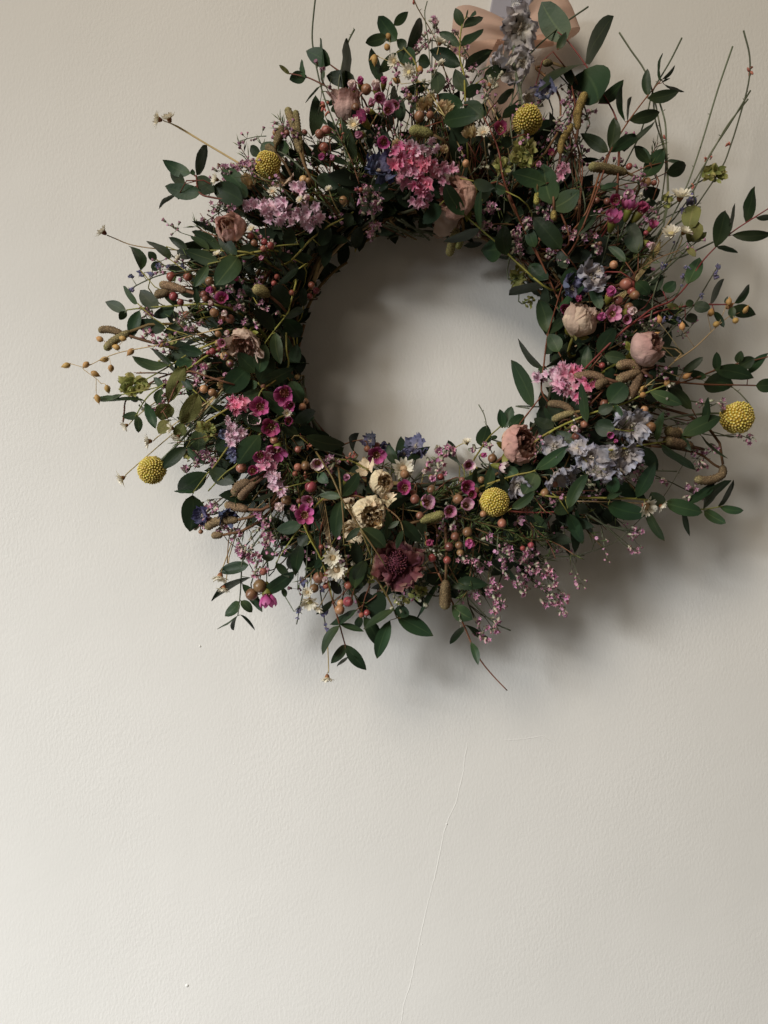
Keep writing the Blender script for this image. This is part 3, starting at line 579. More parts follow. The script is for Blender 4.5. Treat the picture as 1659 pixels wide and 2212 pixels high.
# ------------------------------------------------------------------ yellow ball flowers
def billy(c, x, y, r, stretch=1.0, stem=None):
    p = at(c, x, y, .004); rr = size(c, r, p); ax = facing(p, .3, .1); mb = MB()
    F = frame(ax)
    def S(v): return p + F @ Vector((v.x, v.y, v.z * stretch))
    n = 330
    for i in range(n):
        z = 1 - 2 * (i + .5) / n; a = i * 2.399963; q = math.sqrt(1 - z * z)
        d = Vector((q * math.cos(a), q * math.sin(a), z)); pp = S(d * rr * .93 * ru(.965, 1.02) * (1 + .10 * noise.noise(d * 1.3 + Vector((x * .01, y * .01, 3))))); dd = (F @ d)
        b = rr * ru(.072, .096); e = dd.orthogonal().normalized(); g = dd.cross(e); var = rnd()
        r1 = [mb.vert(pp + (e * math.cos(k * 1.2566) + g * math.sin(k * 1.2566)) * b * 1.05, (.5, .0), var) for k in range(5)]
        r2 = [mb.vert(pp + dd * b * .75 + (e * math.cos(k * 1.2566 + .3) + g * math.sin(k * 1.2566 + .3)) * b * .75, (.5, .7), var) for k in range(5)]
        t = mb.vert(pp + dd * b * 1.15, (.5, 1), var)
        for k in range(5):
            m = (k + 1) % 5
            mb.face((r1[k], r1[m], r2[m], r2[k])); mb.face((r2[k], r2[m], t))
    prf = [(0, -1)] + [(math.sin(math.pi * k / 8), -math.cos(math.pi * k / 8)) for k in range(1, 8)] + [(0, 1)]
    lathe(mb, Matrix.Translation(p) @ F.to_4x4(), [(a * rr * .92, b * rr * .92 * stretch) for a, b in prf], 14, 1)
    o = build('billy_button', mb, [M['billy'], M['billy_core']], wreath, origin=p.copy())
    sb = MB()
    if stem:
        pts = [p - ax * rr * .5] + [at(c, sx, sy, -.004) for sx, sy in stem]
        sp = smooth_pts(pts, 4); tube(sb, sp, .0008, .0008, 6); stem_to_ring(sb, sp[-1], sp[-2] - sp[-1], .0008, 0, 5, 5)
    else:
        stem_to_ring(sb, p - ax * rr * .5, ax, .0008, 0, 6, 7)
    build('stem', sb, M['stem_green'], o)
billy('F', 432, 688, 140)
billy('C', 988, 980, 118, 1.15, [(900, 1180), (880, 1300)])
billy('E', 826, 1560, 115, 1, [(1060, 1320), (1230, 1130)])
billy('O', 685, 1045, 160, 1, [(600, 1180), (450, 1300)])
billy('K', 1405, 508, 132, 1, [(1270, 470), (900, 500), (700, 560)])

# ------------------------------------------------------------------ roses
def rose(c, x, y, rad, axis, m_out, m_in, n_out=6, n_in=9, H=1.9, flare=.1, crumple=.08, top=.62, dz=.009, label=None):
    p = at(c, x, y, dz); r = size(c, rad, p)
    vx = Vector((1, 0, 0)); vz = Vector((0, 0, 1)); vw = Vector((0, -1, 0))
    ax = (vx * axis[0] + vz * axis[1] + vw * axis[2]).normalized()
    F = frame(ax, spin=ru(0, 6)); base = p - ax * r * H * .45
    mb = MB()
    # calyx: short cup with five pointed sepals
    T = Matrix.Translation(base) @ F.to_4x4()
    lathe(mb, T, [(0, -.12 * r), (.22 * r, -.08 * r), (.34 * r, .08 * r), (.3 * r, .2 * r), (0, .22 * r)], 8)
    for k in range(5):
        a = k * 1.2566 + ru(-.2, .2)
        d = F @ Vector((math.cos(a), math.sin(a), 0)); q0 = base + d * .25 * r
        q1 = base + d * r * ru(.7, 1.1) + ax * r * ru(-.15, .4)
        leaf_geo(mb, q0, q1, .35 * r, ru(-.5, .5), .05, .1, 0, 4, 2)
    stem_to_ring(mb, base, ax, .0009, 0, 6, 6)
    o = build('rose', mb, M['calyx'], wreath, origin=p.copy(), label=label)
    tot = n_out + n_in
    for k in range(tot):
        outer = k < n_out
        lay = k / max(1, tot - 1)
        sc = (1.0 - .05 * (k % 3)) if outer else 1.0 - .78 * ((k - n_out + 1) / (n_in + 1)) ** .8
        th = k * 2.4 + ru(-.3, .3); span = ru(.95, 1.25) if outer else ru(1.0, 1.5)
        hh = r * H * ((ru(.9, 1.04)) if outer else ru(.86, .98) * (1 - .06 * lay)); seed = rnd() * 50
        fl = flare * ru(.3, 1.4) if outer else 0
        tp = top * ru(.92, 1.1) if outer else top * 1.05
        cr = crumple * (1.45 if outer else 1.7)
        def fn(u, v):
            ang = th + (u - .5) * 2 * span * (.55 + .45 * math.sin(math.pi * min(1, v * .8 + .18)))
            body = math.sin(math.pi * (.06 + .44 * min(1, v / .5))) if v < .5 else 1 - (1 - tp) * ((v - .5) / .5) ** 1.7
            edge = abs(u - .5) * 2
            rr = r * sc * body
            z = hh * (v * (1 - .16 * edge ** 3 * v))
            w1 = noise.noise(Vector((u * 2.2 + seed, v * 2.0, seed)))
            w2 = noise.noise(Vector((u * 7 + seed, v * 2.6, seed + 9)))
            w3 = noise.noise(Vector((u * 15 + seed, v * 5, seed + 4))) + .5 - abs(noise.noise(Vector((u * 9 + seed, v * 3.5, seed + 24)))) * 2.2
            rr += r * (cr * (.9 * w1 + .55 * w2 * (.4 + v) + .42 * w3)) + r * fl * max(0, (v - .62) / .38) ** 2 * (1 + .8 * w2)
            z += r * cr * (1.0 * w2 + .5 * w3) * v
            rr += r * .03 * edge * (1 if outer else -1)
            rr = max(rr, r * .03)
            return base + F @ Vector((math.cos(ang) * rr, math.sin(ang) * rr, z))
        pb = MB(); grid(pb, fn, 16, 12)
        build('petal', pb, M[m_out if outer else m_in], o, origin=base.copy())
    return o
rose('A', 1470, 1040, 125, (-.15, .25, .8), 'r_pink', 'r_brown', 6, 8, 1.7, .05, .06, label='peach pink dried rose bud seen from its side')
rose('B', 760, 890, 115, (-.15, .9, .35), 'r_mauve', 'r_brown', 7, 6, 2.2, .3, .10, .8, 0)
rose('G', 860, 790, 215, (-.75, .15, .55), 'r_brown', 'r_dkheart', 7, 9, 1.6, .12, .10, .7, label='brownish pink crumpled rose behind a green leaf')
rose('L', 730, 950, 150, (-.15, -.75, .6), 'r_beige', 'r_brown', 7, 6, 1.7, .38, .20, .95, label='wilted beige rose with ragged petals')
rose('J', 790, 560, 138, (.25, .75, .5), 'r_beige', 'r_beige', 7, 8, 1.9, .12, .07, .72, label='pale beige rose bud with a ruffled top')
rose('J', 1320, 780, 145, (.6, .25, .65), 'r_mauve', 'r_dkheart', 7, 9, 1.7, .06, .06, .66, label='mauve rose bud with a dark heart')
rose('O', 940, 430, 215, (.5, .2, .8), 'r_pink', 'r_dkheart', 7, 11, 1.5, .08, .06, .72, label='dusty pink rose with a yellowed side and dark heart')
rose('N', 835, 690, 140, (.35, .1, .9), 'r_cream', 'r_crheart', 7, 10, 1.5, .02, .05, .55, .010, label='cream rose bud with a spiral heart')
rose('N', 700, 1030, 190, (.3, -.25, .9), 'r_cream', 'r_crheart', 8, 11, 1.3, .08, .10, .62, .009, label='open cream rose with frilled tan heart')
rose('N', 540, 1190, 110, (-.5, -.6, .5), 'r_cream', 'r_crheart', 5, 3, 1.5, .6, .14, 1.0, .002)
# loose cream petals and the tan papery ones beside the cream roses
def crumpled(c, x, y, s, m, name, n=5, dz=.004, ax=None, cr=.36, heart=None, flat=.35, parent=None, label=None):
    p = at(c, x, y, dz); r = size(c, s, p); ax = facing(p, .3, .8) if ax is None else Vector(ax).normalized()
    F = frame(ax, spin=ru(0, 6)); hb = MB()
    for k in range(9):
        d = F @ Vector((ru(-1, 1), ru(-1, 1), ru(.6, 1.6))).normalized()
        blob(hb, p + F @ Vector((ru(-.12, .12), ru(-.12, .12), -.05)) * r, d, r * ru(.2, .4), r * .07, 5)
    stem_to_ring(hb, p, ax, .0005, 1, 4, 6)
    o = build(name, hb, [M[heart or 'd_heart'], M['stem_green']], wreath, origin=p.copy(), label=label)
    for k in range(n):
        th = k * 6.283 / n + ru(-.35, .35); L = r * ru(.8, 1.15); w = r * ru(.8, 1.2); el = ru(-.1, 1.0) * flat * 2.2; seed = rnd() * 60
        def fn(u, v):
            xx = (u - .5) * 2; wd = w * (math.sin(math.pi * (.06 + .64 * v))) ** .8
            a = L * v; lift = math.sin(el) * a + r * .25 * xx * xx * v
            w1 = noise.noise(Vector((xx * 1.6 + seed, v * 2.4, seed))); w2 = noise.noise(Vector((xx * 4 + seed, v * 5, seed + 7)))
            lift += r * cr * (w1 * 1.6 + w2 * .9) * (.3 + v)
            rad_ = math.cos(el) * a + r * cr * .8 * w2 + r * .06; tt = xx * wd * .6 + r * cr * .7 * w1
            return p + F @ Vector((math.cos(th) * rad_ - math.sin(th) * tt, math.sin(th) * rad_ + math.cos(th) * tt, lift))
        pb = MB(); grid(pb, fn, 9, 9)
        build('petal', pb, M[m], o, origin=p.copy())
    return o
for c, x, y, s, m, n in (('N', 720, 250, 95, 'd_blue', 5), ('N', 1210, 300, 115, 'd_blue', 5), ('N', 1080, 370, 85, 'd_blue', 4), ('N', 890, 290, 60, 'd_deep', 4),
        ('K', 540, 560, 150, 'd_pale', 6), ('K', 220, 830, 130, 'd_pale', 5), ('K', 500, 800, 120, 'd_pale', 5), ('K', 275, 960, 110, 'd_pale', 5), ('K', 440, 940, 95, 'd_pale', 4), ('K', 30, 980, 90, 'd_pale', 4), ('K', 110, 760, 90, 'd_pale', 4),
        ('O', 1330, 430, 120, 'd_pale', 4), ('O', 1390, 730, 180, 'd_pale', 5), ('O', 940, 850, 120, 'd_pale', 4), ('K', 380, 810, 70, 'd_grey', 4),
        ('B', 1010, 1400, 118, 'd_deep', 7), ('C', 930, 240, 150, 'd_grey', 7), ('C', 960, 500, 110, 'd_grey', 5), ('C', 800, 560, 130, 'd_grey', 5), ('C', 1150, 770, 90, 'd_blue', 4), ('C', 980, 800, 80, 'd_grey', 4), ('C', 700, 530, 80, 'd_grey', 4),
        ('J', 880, 200, 130, 'd_pale', 6), ('J', 720, 285, 110, 'd_blue', 5), ('J', 950, 130, 70, 'd_pale', 4), ('M', 630, 760, 100, 'd_blue', 8), ('M', 500, 570, 60, 'd_blue', 6), ('M', 270, 1470, 100, 'd_deep', 5), ('M', 540, 1440, 110, 'd_deep', 5)):
    crumpled(c, x, y, s, m, 'delphinium_flower', n, .006)
crumpled('N', 690, 560, 130, 'r_cream', 'loose_petal_tuft', 3, .002, (-.3, -.7, .6), .16, 'straw')
crumpled('N', 500, 910, 90, 'r_cream', 'loose_petal_tuft', 3, .003, (-.6, -.7, .3), .16, 'straw')
crumpled('N', 880, 870, 110, 'r_cream', 'loose_petal_tuft', 4, .003, (.4, -.7, .3), .18, 'straw')
crumpled('F', 590, 900, 120, 'r_beige', 'loose_petal_tuft', 4, -.004, (.1, -.5, .7), .12, 'straw')
crumpled('O', 940, 1240, 60, 'w_pale', 'loose_petal_tuft', 3, -.004, None, .12, 'straw')
# burgundy scabious
sc = crumpled('Q', 325, 415, 160, 'scab', 'scabious_flower', 13, .006, (.05, -.98, .1), .30, 'scab_eye', .25, label='burgundy scabious flower with a dark beaded centre')
p = at('Q', 285, 395, .008); rr = size('Q', 82, p); mb = MB(); F = frame(view(p))
lathe(mb, Matrix.Translation(p) @ F.to_4x4(), [(0, -.6 * rr), (rr, -.4 * rr), (rr * .98, 0), (rr * .8, .35 * rr), (rr * .45, .55 * rr), (0, .62 * rr)], 14)
for i in range(150):
    z = 1 - (i + .5) / 150; a = i * 2.39996; q = math.sqrt(1 - z * z); d = Vector((q * math.cos(a), q * math.sin(a), z * .62))
    blob(mb, p + F @ (d * rr * .93), F @ (d + Vector((ru(-.4, .4), ru(-.4, .4), .2))), rr * ru(.16, .36), rr * .07, 5, 0, rnd(), .9)
build('flower_eye', mb, M['scab_eye'], sc, origin=p.copy())

# ------------------------------------------------------------------ wax flowers
def wax_petal(el, curl):
    mb = MB()
    def fn(u, v):
        x = (u - .5) * 2; wd = .37 * math.sin(math.pi * (.14 + .74 * v)) ** .75 * (1 if v < 1 else .7)
        a = .70 * v; h = math.sin(el + curl * v) * a + .26 * x * x * (1 - .2 * v)
        rr = .32 + math.cos(el + curl * v) * a - .05 * abs(x) ** 3
        return Vector((rr, x * wd, h + .02 * math.sin(7 * x + 3 * v)))
    grid(mb, fn, 4, 5); return mb
WP = {}
def wax_petal_mesh(el, mkey):
    k = (round(el, 1), mkey)
    if k not in WP: WP[k] = mesh_of('wax_petal', wax_petal(el, .35 if el < 1.2 else .75), [M[mkey]])
    return WP[k]
def waxflower(c, x, y, d, mk, op='o', ax=None, dz=.009):
    p = at(c, x, y, dz + ru(-.001, .001)); r = size(c, d * .585, p)
    if ax is None: ax = facing(p, .25, .32)
    else: ax = (Vector((ax[0], 0, ax[1])) + Vector((0, -1, 0)) * ax[2]).normalized()
    el = {'o': .35, 'm': .72, 'b': 1.45}[op] + ru(-.1, .1); sp = ru(0, 6)
    T = Matrix.Translation(p - ax * r * .1) @ frame(ax, spin=sp).to_4x4() @ Matrix.Scale(r * {'o': 1.08, 'm': 1.25, 'b': 1.35}[op], 4)
    mb = MB()
    lathe(mb, T, [(.04, -1.0), (.12, -.95), (.24, -.7), (.33, -.35), (.37, .0), (.34, .04), (.28, -.05), (.18, -.10), (0, -.10)], 10, mats=[0, 0, 0, 0, 1, 1, 1, 1])
    tube(mb, [T @ Vector((0, 0, -.12)), T @ Vector((.03, .0, .35))], r * .05, r * .035, 4, 2)
    for k in range(10):
        a = k * .628; q = Vector((.30 * math.cos(a), .30 * math.sin(a), .02)); lathe(mb, T @ Matrix.Translation(q), [(.0, -.04), (.05, .04), (0, .13)], 4, 2)
    stem_to_ring(mb, T @ Vector((0, 0, -.95)), ax, .00045, 3, 4, 6)
    o = build('waxflower', mb, [M['calyx'], M['cup'], M['style'], M['stem_green']], wreath, origin=p.copy())
    me = wax_petal_mesh(el, mk)
    for k in range(5): put('petal', me, o, T @ Matrix.Rotation(k * 1.2566 + ru(-.12, .12), 4, 'Z') @ Matrix.Rotation(ru(-.2, .12), 4, 'Y') @ Matrix.Diagonal((ru(.92, 1.06), ru(.9, 1.12), 1, 1)))
WAX = [('L', 480, 490, 150, 'w_mag', 'm', (.1, -.1, 1)), ('L', 365, 540, 95, 'w_white', 'b'), ('L', 355, 385, 120, 'w_mag', 'b'), ('L', 510, 640, 110, 'w_white', 'b'), ('L', 470, 740, 80, 'w_pink', 'b'), ('L', 540, 850, 85, 'w_white', 'b'), ('L', 640, 830, 75, 'w_pink', 'b'), ('L', 640, 270, 95, 'w_mag', 'b'), ('L', 910, 45, 85, 'w_pink', 'b'), ('L', 490, 960, 110, 'w_pink', 'm'),
 ('M', 900, 280, 225, 'w_mag', 'o', (0, -.05, 1)), ('M', 1020, 500, 215, 'w_deep', 'o', (.05, -.3, 1)), ('M', 1160, 130, 220, 'w_mag', 'm', (-.1, -.4, .8)), ('M', 1230, 260, 140, 'w_mag', 'm'), ('M', 830, 420, 170, 'w_white', 'm', (.2, -.1, 1)), ('M', 1080, 750, 220, 'w_mag', 'o', (0, -.7, .6)), ('M', 900, 810, 150, 'w_deep', 'm'), ('M', 1520, 890, 150, 'w_white', 'm', (0, -.35, 1)), ('M', 1100, 1370, 165, 'w_white', 'b'), ('M', 1270, 1390, 115, 'w_pink', 'b'), ('M', 1380, 1460, 210, 'w_mag', 'o', (.05, 0, 1)), ('M', 1430, 1300, 150, 'w_pink', 'm'), ('M', 1210, 430, 120, 'w_deep', 'm'), ('M', 820, 980, 130, 'w_deep', 'm'),
 ('N', 780, 390, 210, 'w_mag', 'o', (0, -.25, 1)), ('N', 450, 660, 120, 'w_pink', 'b', (.2, .8, .5)), ('N', 1090, 750, 170, 'w_mag', 'm', (-.2, .1, 1)), ('N', 1385, 640, 120, 'w_pale', 'b'), ('N', 1320, 910, 180, 'w_pale', 'm', (.4, .1, 1)), ('N', 1575, 1000, 160, 'w_pink', 'm', (.1, -.1, 1)), ('N', 1350, 1350, 130, 'w_deep', 'b'), ('N', 1310, 560, 90, 'w_white', 'b'), ('N', 520, 810, 100, 'w_mag', 'm'),
 ('O', 400, 640, 150, 'w_white', 'm', (0, -.1, 1)), ('O', 375, 880, 165, 'w_mag', 'm', (.2, -.1, 1)), ('O', 370, 1080, 165, 'w_pale', 'm', (.3, .2, 1)), ('O', 410, 1480, 160, 'w_mag', 'b', (-.1, -.3, 1)), ('O', 750, 660, 150, 'w_white', 'm', (.7, -.2, .4)), ('O', 560, 530, 95, 'w_mag', 'b'), ('O', 430, 960, 110, 'w_deep', 'm'),
 ('B', 810, 720, 110, 'w_white', 'b', (-.2, .4, .8)), ('B', 870, 675, 85, 'w_mag', 'b', (0, .5, .8)), ('B', 1000, 720, 115, 'w_white', 'b', (-.1, .5, .8)), ('B', 1060, 675, 85, 'w_mag', 'b', (.1, .6, .7)), ('B', 1020, 800, 110, 'w_pink', 'm'), ('B', 960, 840, 95, 'w_pink', 'b'), ('B', 1090, 900, 120, 'w_pink', 'm'), ('B', 890, 980, 130, 'w_mag', 'm', (-.5, .3, .7)), ('B', 870, 1100, 95, 'w_pink', 'b', (-.5, -.3, .7)), ('B', 1060, 1160, 110, 'w_mag', 'm'), ('B', 935, 905, 80, 'w_white', 'b', (-.8, 0, .5)), ('B', 560, 1270, 90, 'w_mag', 'b', (-.2, -.6, .7)), ('B', 1155, 860, 100, 'w_pink', 'm'),
 ('F', 870, 1050, 100, 'w_white', 'b', (-.8, 0, .6)), ('F', 1130, 620, 90, 'w_pink', 'b'),
 ('H', 1180, 800, 135, 'w_deep', 'm'), ('H', 1290, 770, 140, 'w_pale', 'm', (.3, .3, .9)), ('H', 1310, 890, 180, 'w_mag', 'm', (.1, .9, .5)), ('H', 1140, 1020, 190, 'w_mag', 'm', (0, .7, .8)), ('H', 1440, 920, 195, 'w_deep', 'b', (.5, .7, .5)), ('H', 1530, 1280, 140, 'w_white', 'b', (.5, -.5, .6)), ('H', 330, 410, 95, 'w_pink', 'b'),
 ('J', 1040, 330, 120, 'w_mag', 'b', (.1, .6, .7)), ('J', 1060, 490, 140, 'w_pink', 'o', (0, -.1, 1)), ('J', 955, 515, 105, 'w_mag', 'b'), ('J', 1200, 470, 110, 'w_white', 'b', (.6, 0, .8)), ('J', 1180, 530, 85, 'w_pink', 'm'), ('J', 670, 460, 100, 'w_deep', 'm'), ('J', 790, 370, 85, 'w_deep', 'b'), ('J', 1040, 1470, 60, 'w_mag', 'm'), ('J', 1085, 1530, 55, 'w_mag', 'b'),
 ('I', 395, 530, 120, 'w_deep', 'm', (.3, .5, .7)), ('P', 730, 720, 160, 'w_mag', 'm', (.1, -.9, .4)), ('P', 1210, 570, 70, 'w_white', 'b', (-.3, -.7, .5)), ('J', 745, 1420, 90, 'w_white', 'b'), ('C', 1190, 1250, 60, 'w_deep', 'm'), ('C', 770, 1060, 110, 'w_deep', 'm')]
for w in WAX: waxflower(*w)

# ------------------------------------------------------------------ buds
def bud(c, x, y, d, mk='bud', dz=.006):
    p = at(c, x, y, dz + ru(-.002, .002)); r = size(c, d * ru(.42, .54), p); ax = facing(p, .5, .6)
    mb = MB(); T = Matrix.Translation(p) @ frame(ax).to_4x4() @ Matrix.Scale(r, 4)
    e = ru(.98, 1.15)
    lathe(mb, T, [(.05, -1.35), (.3, -1.15), (.6, -.85), (.88, -.42), (1, .05), (.92, .45 * e), (.66, .78 * e), (.34, .95 * e), (.12, 1.0 * e), (.06, 1.08 * e), (0, 1.05 * e)], 10, 0, mats=[1, 1, 0, 0, 0, 0, 0, 0, 0, 0])
    stem_to_ring(mb, T @ Vector((0, 0, -1.25)), ax, .0004, 2, 4, 6)
    build('waxflower_bud', mb, [M[mk], M['calyx'], M['stem_brown']], wreath, origin=p.copy())
r_, g_ = 'bud_red', 'bud_gold'
BUDS = dict(
 F=[(515, 345, 75), (635, 340, 65), (825, 340, 80), (1060, 320, 115), (990, 355, 95), (1040, 500, 100, r_), (815, 850, 90, g_), (870, 860, 65), (1390, 960, 45, r_), (1440, 960, 60, r_), (1250, 1090, 85), (280, 1540, 85), (380, 1600, 75), (460, 1570, 75, r_), (230, 1470, 70, r_), (390, 1530, 75, r_)],
 B=[(915, 730, 85), (820, 800, 65), (830, 880, 75), (1350, 955, 80), (1440, 940, 75), (1265, 790, 65, g_), (730, 1635, 75)],
 C=[(100, 940, 80), (195, 940, 60), (485, 1335, 55, g_)],
 H=[(965, 800, 80), (1080, 810, 80), (360, 1210, 65), (1510, 600, 100), (1320, 430, 85, r_), (1150, 1500, 95, g_), (1590, 610, 70), (740, 880, 60), (1000, 1270, 60)],
 I=[(330, 605, 60, r_)],
 J=[(1170, 245, 95), (1220, 250, 70, r_), (1215, 305, 80, r_), (1240, 335, 80), (1110, 380, 85), (760, 1490, 75), (830, 1390, 60), (1370, 1415, 90), (1195, 435, 75), (975, 910, 60, r_), (1320, 1275, 50, g_)],
 K=[(320, 390, 80), (650, 440, 60, g_)],
 L=[(385, 390, 85), (345, 300, 95), (285, 440, 75), (300, 490, 75), (400, 640, 95), (480, 700, 85), (570, 710, 105), (440, 870, 75), (510, 1110, 105, g_), (570, 1190, 85), (440, 970, 85), (380, 1060, 85, r_), (450, 1040, 65, r_), (330, 1075, 55, r_), (285, 1470, 98, g_), (380, 1510, 90), (1080, 250, 65, r_), (1050, 320, 60, r_), (1455, 340, 85, r_), (1510, 400, 75, r_), (1440, 460, 75, r_), (1240, 420, 75, r_), (930, 1440, 65), (1300, 1340, 60, g_), (100, 670, 90)],
 M=[(1050, 645, 98), (1390, 920, 112), (1310, 940, 85), (1310, 745, 85), (690, 940, 112), (1180, 1300, 112), (1320, 1305, 65), (1280, 1010, 65, r_), (1450, 1150, 120, r_), (1360, 280, 95, g_), (1390, 220, 80, g_), (250, 1640, 60)],
 N=[(680, 325, 85), (785, 290, 85), (1380, 765, 98), (1480, 630, 78, r_), (1200, 870, 125), (1255, 1050, 105), (1390, 1510, 85, r_), (1550, 1535, 92, r_), (1640, 880, 65), (180, 1390, 62, r_), (1090, 600, 110), (1180, 800, 80)],
 O=[(285, 1010, 108), (480, 915, 88), (540, 970, 75), (660, 565, 112), (1230, 940, 112), (765, 1270, 108), (390, 1365, 112), (255, 1415, 108), (295, 1510, 85), (185, 1525, 102), (310, 1590, 85), (540, 800, 85), (1080, 1510, 72, r_), (990, 1545, 62, r_), (560, 1170, 75), (1340, 850, 70), (1570, 330, 90), (330, 800, 70)],
 P=[(670, 635, 115), (605, 705, 98), (700, 520, 75), (1155, 570, 102), (1115, 655, 88), (1170, 320, 45, r_), (1225, 530, 62), (1395, 630, 72, r_), (1405, 550, 65), (1390, 765, 82, r_), (1320, 830, 82), (1330, 775, 65, g_), (1500, 875, 48, r_), (1545, 855, 52, r_), (1210, 635, 52, r_)],
 Q=[(555, 370, 52, r_)], E=[(1330, 270, 60, r_), (1370, 130, 70)], A=[(985, 1430, 75, r_), (1120, 1430, 75, r_), (1005, 1590, 75, r_), (1060, 1640, 60, r_), (1630, 1100, 62, r_)])
for c, lst in BUDS.items():
    for b in lst: bud(c, *b)

# ------------------------------------------------------------------ daisies
def daisy(c, x, y, d, ax=(0, 0, 1), stem=None, dz=.011, n=13):
    p = at(c, x, y, dz); r = size(c, d * .70, p); ax = (Vector((ax[0], 0, ax[1])) + Vector((0, -1, 0)) * ax[2]).normalized()
    F = frame(ax); T = Matrix.Translation(p) @ F.to_4x4() @ Matrix.Scale(r, 4); mb = MB()
    lathe(mb, T, [(.05, -.42), (.16, -.36), (.27, -.16), (.30, .0), (.29, .06), (.18, .13), (0, .16)], 10, mats=[1, 1, 1, 2, 2, 2])
    for ring, el0, ll in ((0, .45, 1.0), (1, .85, .9)):
        for k in range(n):
            a = (k + .5 * ring) * 6.283 / n + ru(-.12, .12); el = el0 + ru(-.2, .25); L = .76 * ll * ru(.82, 1.12); w = .155
            def fn(u, v):
                xx = (u - .5) * 2; wd = w * (math.sin(math.pi * (.15 + .8 * v))) ** .7; rr = .25 + math.cos(el) * L * v; h = .0 + math.sin(el) * L * v + .04 * xx * xx - .06 * v * v
                return T @ Vector((math.cos(a) * rr - math.sin(a) * xx * wd, math.sin(a) * rr + math.cos(a) * xx * wd, h))
            grid(mb, fn, 2, 3, 0, ru(0, .3))
    b = T @ Vector((0, 0, -.5))
    if stem:
        sp = smooth_pts([b] + [at(c, sx, sy, 0) for sx, sy in stem], 4); tube(mb, sp, .00035, .0004, 5, 3); stem_to_ring(mb, sp[-1], sp[-2] - sp[-1], .0004, 3, 4, 5)
    else: stem_to_ring(mb, b, ax, .0004, 3, 4, 7)
    build('white_daisy', mb, [M['daisy'], M['daisy_back'], M['daisy_eye'], M['stem_straw']], wreath, origin=p.copy())
for a in [('A', 880, 145, 105, (-.9, .1, .3), [(1010, 195), (1280, 355), (1540, 510), (1659, 580)]), ('A', 965, 140, 105, (-.35, .8, .35), [(1060, 215), (1280, 348), (1540, 500), (1659, 575)]), ('A', 430, 1065, 100, (-.7, .6, .35), [(530, 1120), (640, 1165), (800, 1195), (1020, 1212), (1360, 1222)]),
          ('A', 1350, 635, 85, (-.8, .1, .5)), ('A', 1360, 1245, 60, (-.2, .5, .6)), ('A', 1040, 1280, 60, (-.6, .4, .5)), ('E', 612, 1195, 80, (-.7, -.4, .4), [(690, 1130), (830, 1020), (1000, 920)]), ('E', 800, 1322, 100, (-.9, -.1, .35), [(880, 1280), (1000, 1190), (1100, 1120), (1350, 960)]), ('E', 985, 1215, 90, (-.85, .1, .5), [(1100, 1150), (1330, 960)]), ('E', 1035, 1290, 90, (-.4, -.7, .4)), ('E', 580, 1625, 100, (-.75, -.45, .4), [(640, 1570), (980, 1275), (1170, 1120), (1400, 920)]),
          ('B', 1145, 500, 95, (-.5, -.2, .5), [(1240, 540), (1350, 680), (1480, 860)]), ('B', 1275, 585, 105, (-.4, -.3, .7), [(1330, 690), (1520, 920), (1600, 1050)]), ('B', 815, 1020, 100, (-.2, .2, 1)), ('C', 690, 690, 115, (.5, .6, .3), [(650, 780), (740, 960)]), ('C', 275, 345, 95, (.2, .6, .5)), ('C', 630, 1085, 100, (-.2, .4, .9)), ('C', 285, 520, 70, (-.5, .5, .6)), ('C', 20, 590, 80, (-.5, 0, .8)),
          ('I', 705, 205, 190, (.0, .75, .65), [(680, 300), (600, 450), (480, 640), (330, 900), (200, 1120)]), ('I', 605, 610, 175, (-.3, .6, .7), [(560, 700), (430, 830), (220, 1110)]), ('I', 745, 590, 135, (.3, .6, .7), [(720, 680), (640, 860)]), ('K', 665, 1230, 145, (.4, -.4, .75), [(600, 1205), (380, 1195), (100, 1190)]), ('K', 785, 1228, 85, (.7, -.5, .2), [(640, 1180), (380, 1170), (0, 1160)]),
          ('N', 1075, 540, 195, (.05, .05, 1)), ('N', 305, 1510, 170, (.0, -.1, 1)), ('N', 350, 1640, 185, (.0, -.25, 1)), ('O', 385, 390, 100, (-.2, .8, .4), [(340, 405), (230, 465), (60, 560)]), ('P', 345, 560, 120, (-.15, -.9, .3), [(370, 480), (410, 370), (450, 250)]), ('P', 375, 655, 95, (-.1, -.9, .35), [(395, 590), (420, 400)]), ('P', 1075, 765, 130, (0, -.6, .7)), ('P', 1060, 690, 75, (0, .3, .8)), ('P', 1150, 820, 70, (-.3, -.6, .6)), ('P', 1220, 1385, 100, (.0, -.95, .25), [(1232, 1330), (1228, 1200), (1215, 1030), (1160, 650)]), ('F', 1090, 950, 70, (-.2, .5, .8)), ('F', 250, 1390, 80, (-.3, .4, .8)), ('F', 480, 980, 90, (-.2, .3, .9)), ('F', 780, 1070, 80, (-.5, .2, .8)), ('M', 1190, 350, 80, (.2, -.2, .8))]:
    daisy(*a)
# tan everlasting flowers with papery bracts
def strawflower(c, x, y, d, ax):
    p = at(c, x, y, .004); r = size(c, d * .5, p); ax = (Vector((ax[0], 0, ax[1])) + Vector((0, -1, 0)) * ax[2]).normalized()
    F = frame(ax); mb = MB()
    for ring in range(3):
        for k in range(9):
            a = (k + .5 * ring) * .698 + ru(-.1, .1); d0 = F @ Vector((math.cos(a), math.sin(a), 0))
            q0 = p + d0 * r * .25 - ax * r * .5; q1 = p + d0 * r * (1.0 - .25 * ring) * ru(.85, 1.1) + ax * r * (.1 + .35 * ring)
            leaf_geo(mb, q0, q1, r * .5, ru(-.4, .4), .12, .2, 0, 4, 2, 0, rnd(), .6, .06)
    stem_to_ring(mb, p - ax * r * .5, ax, .0005, 1, 4, 6)
    build('everlasting_flower', mb, [M['straw'], M['stem_brown']], wreath, origin=p.copy())
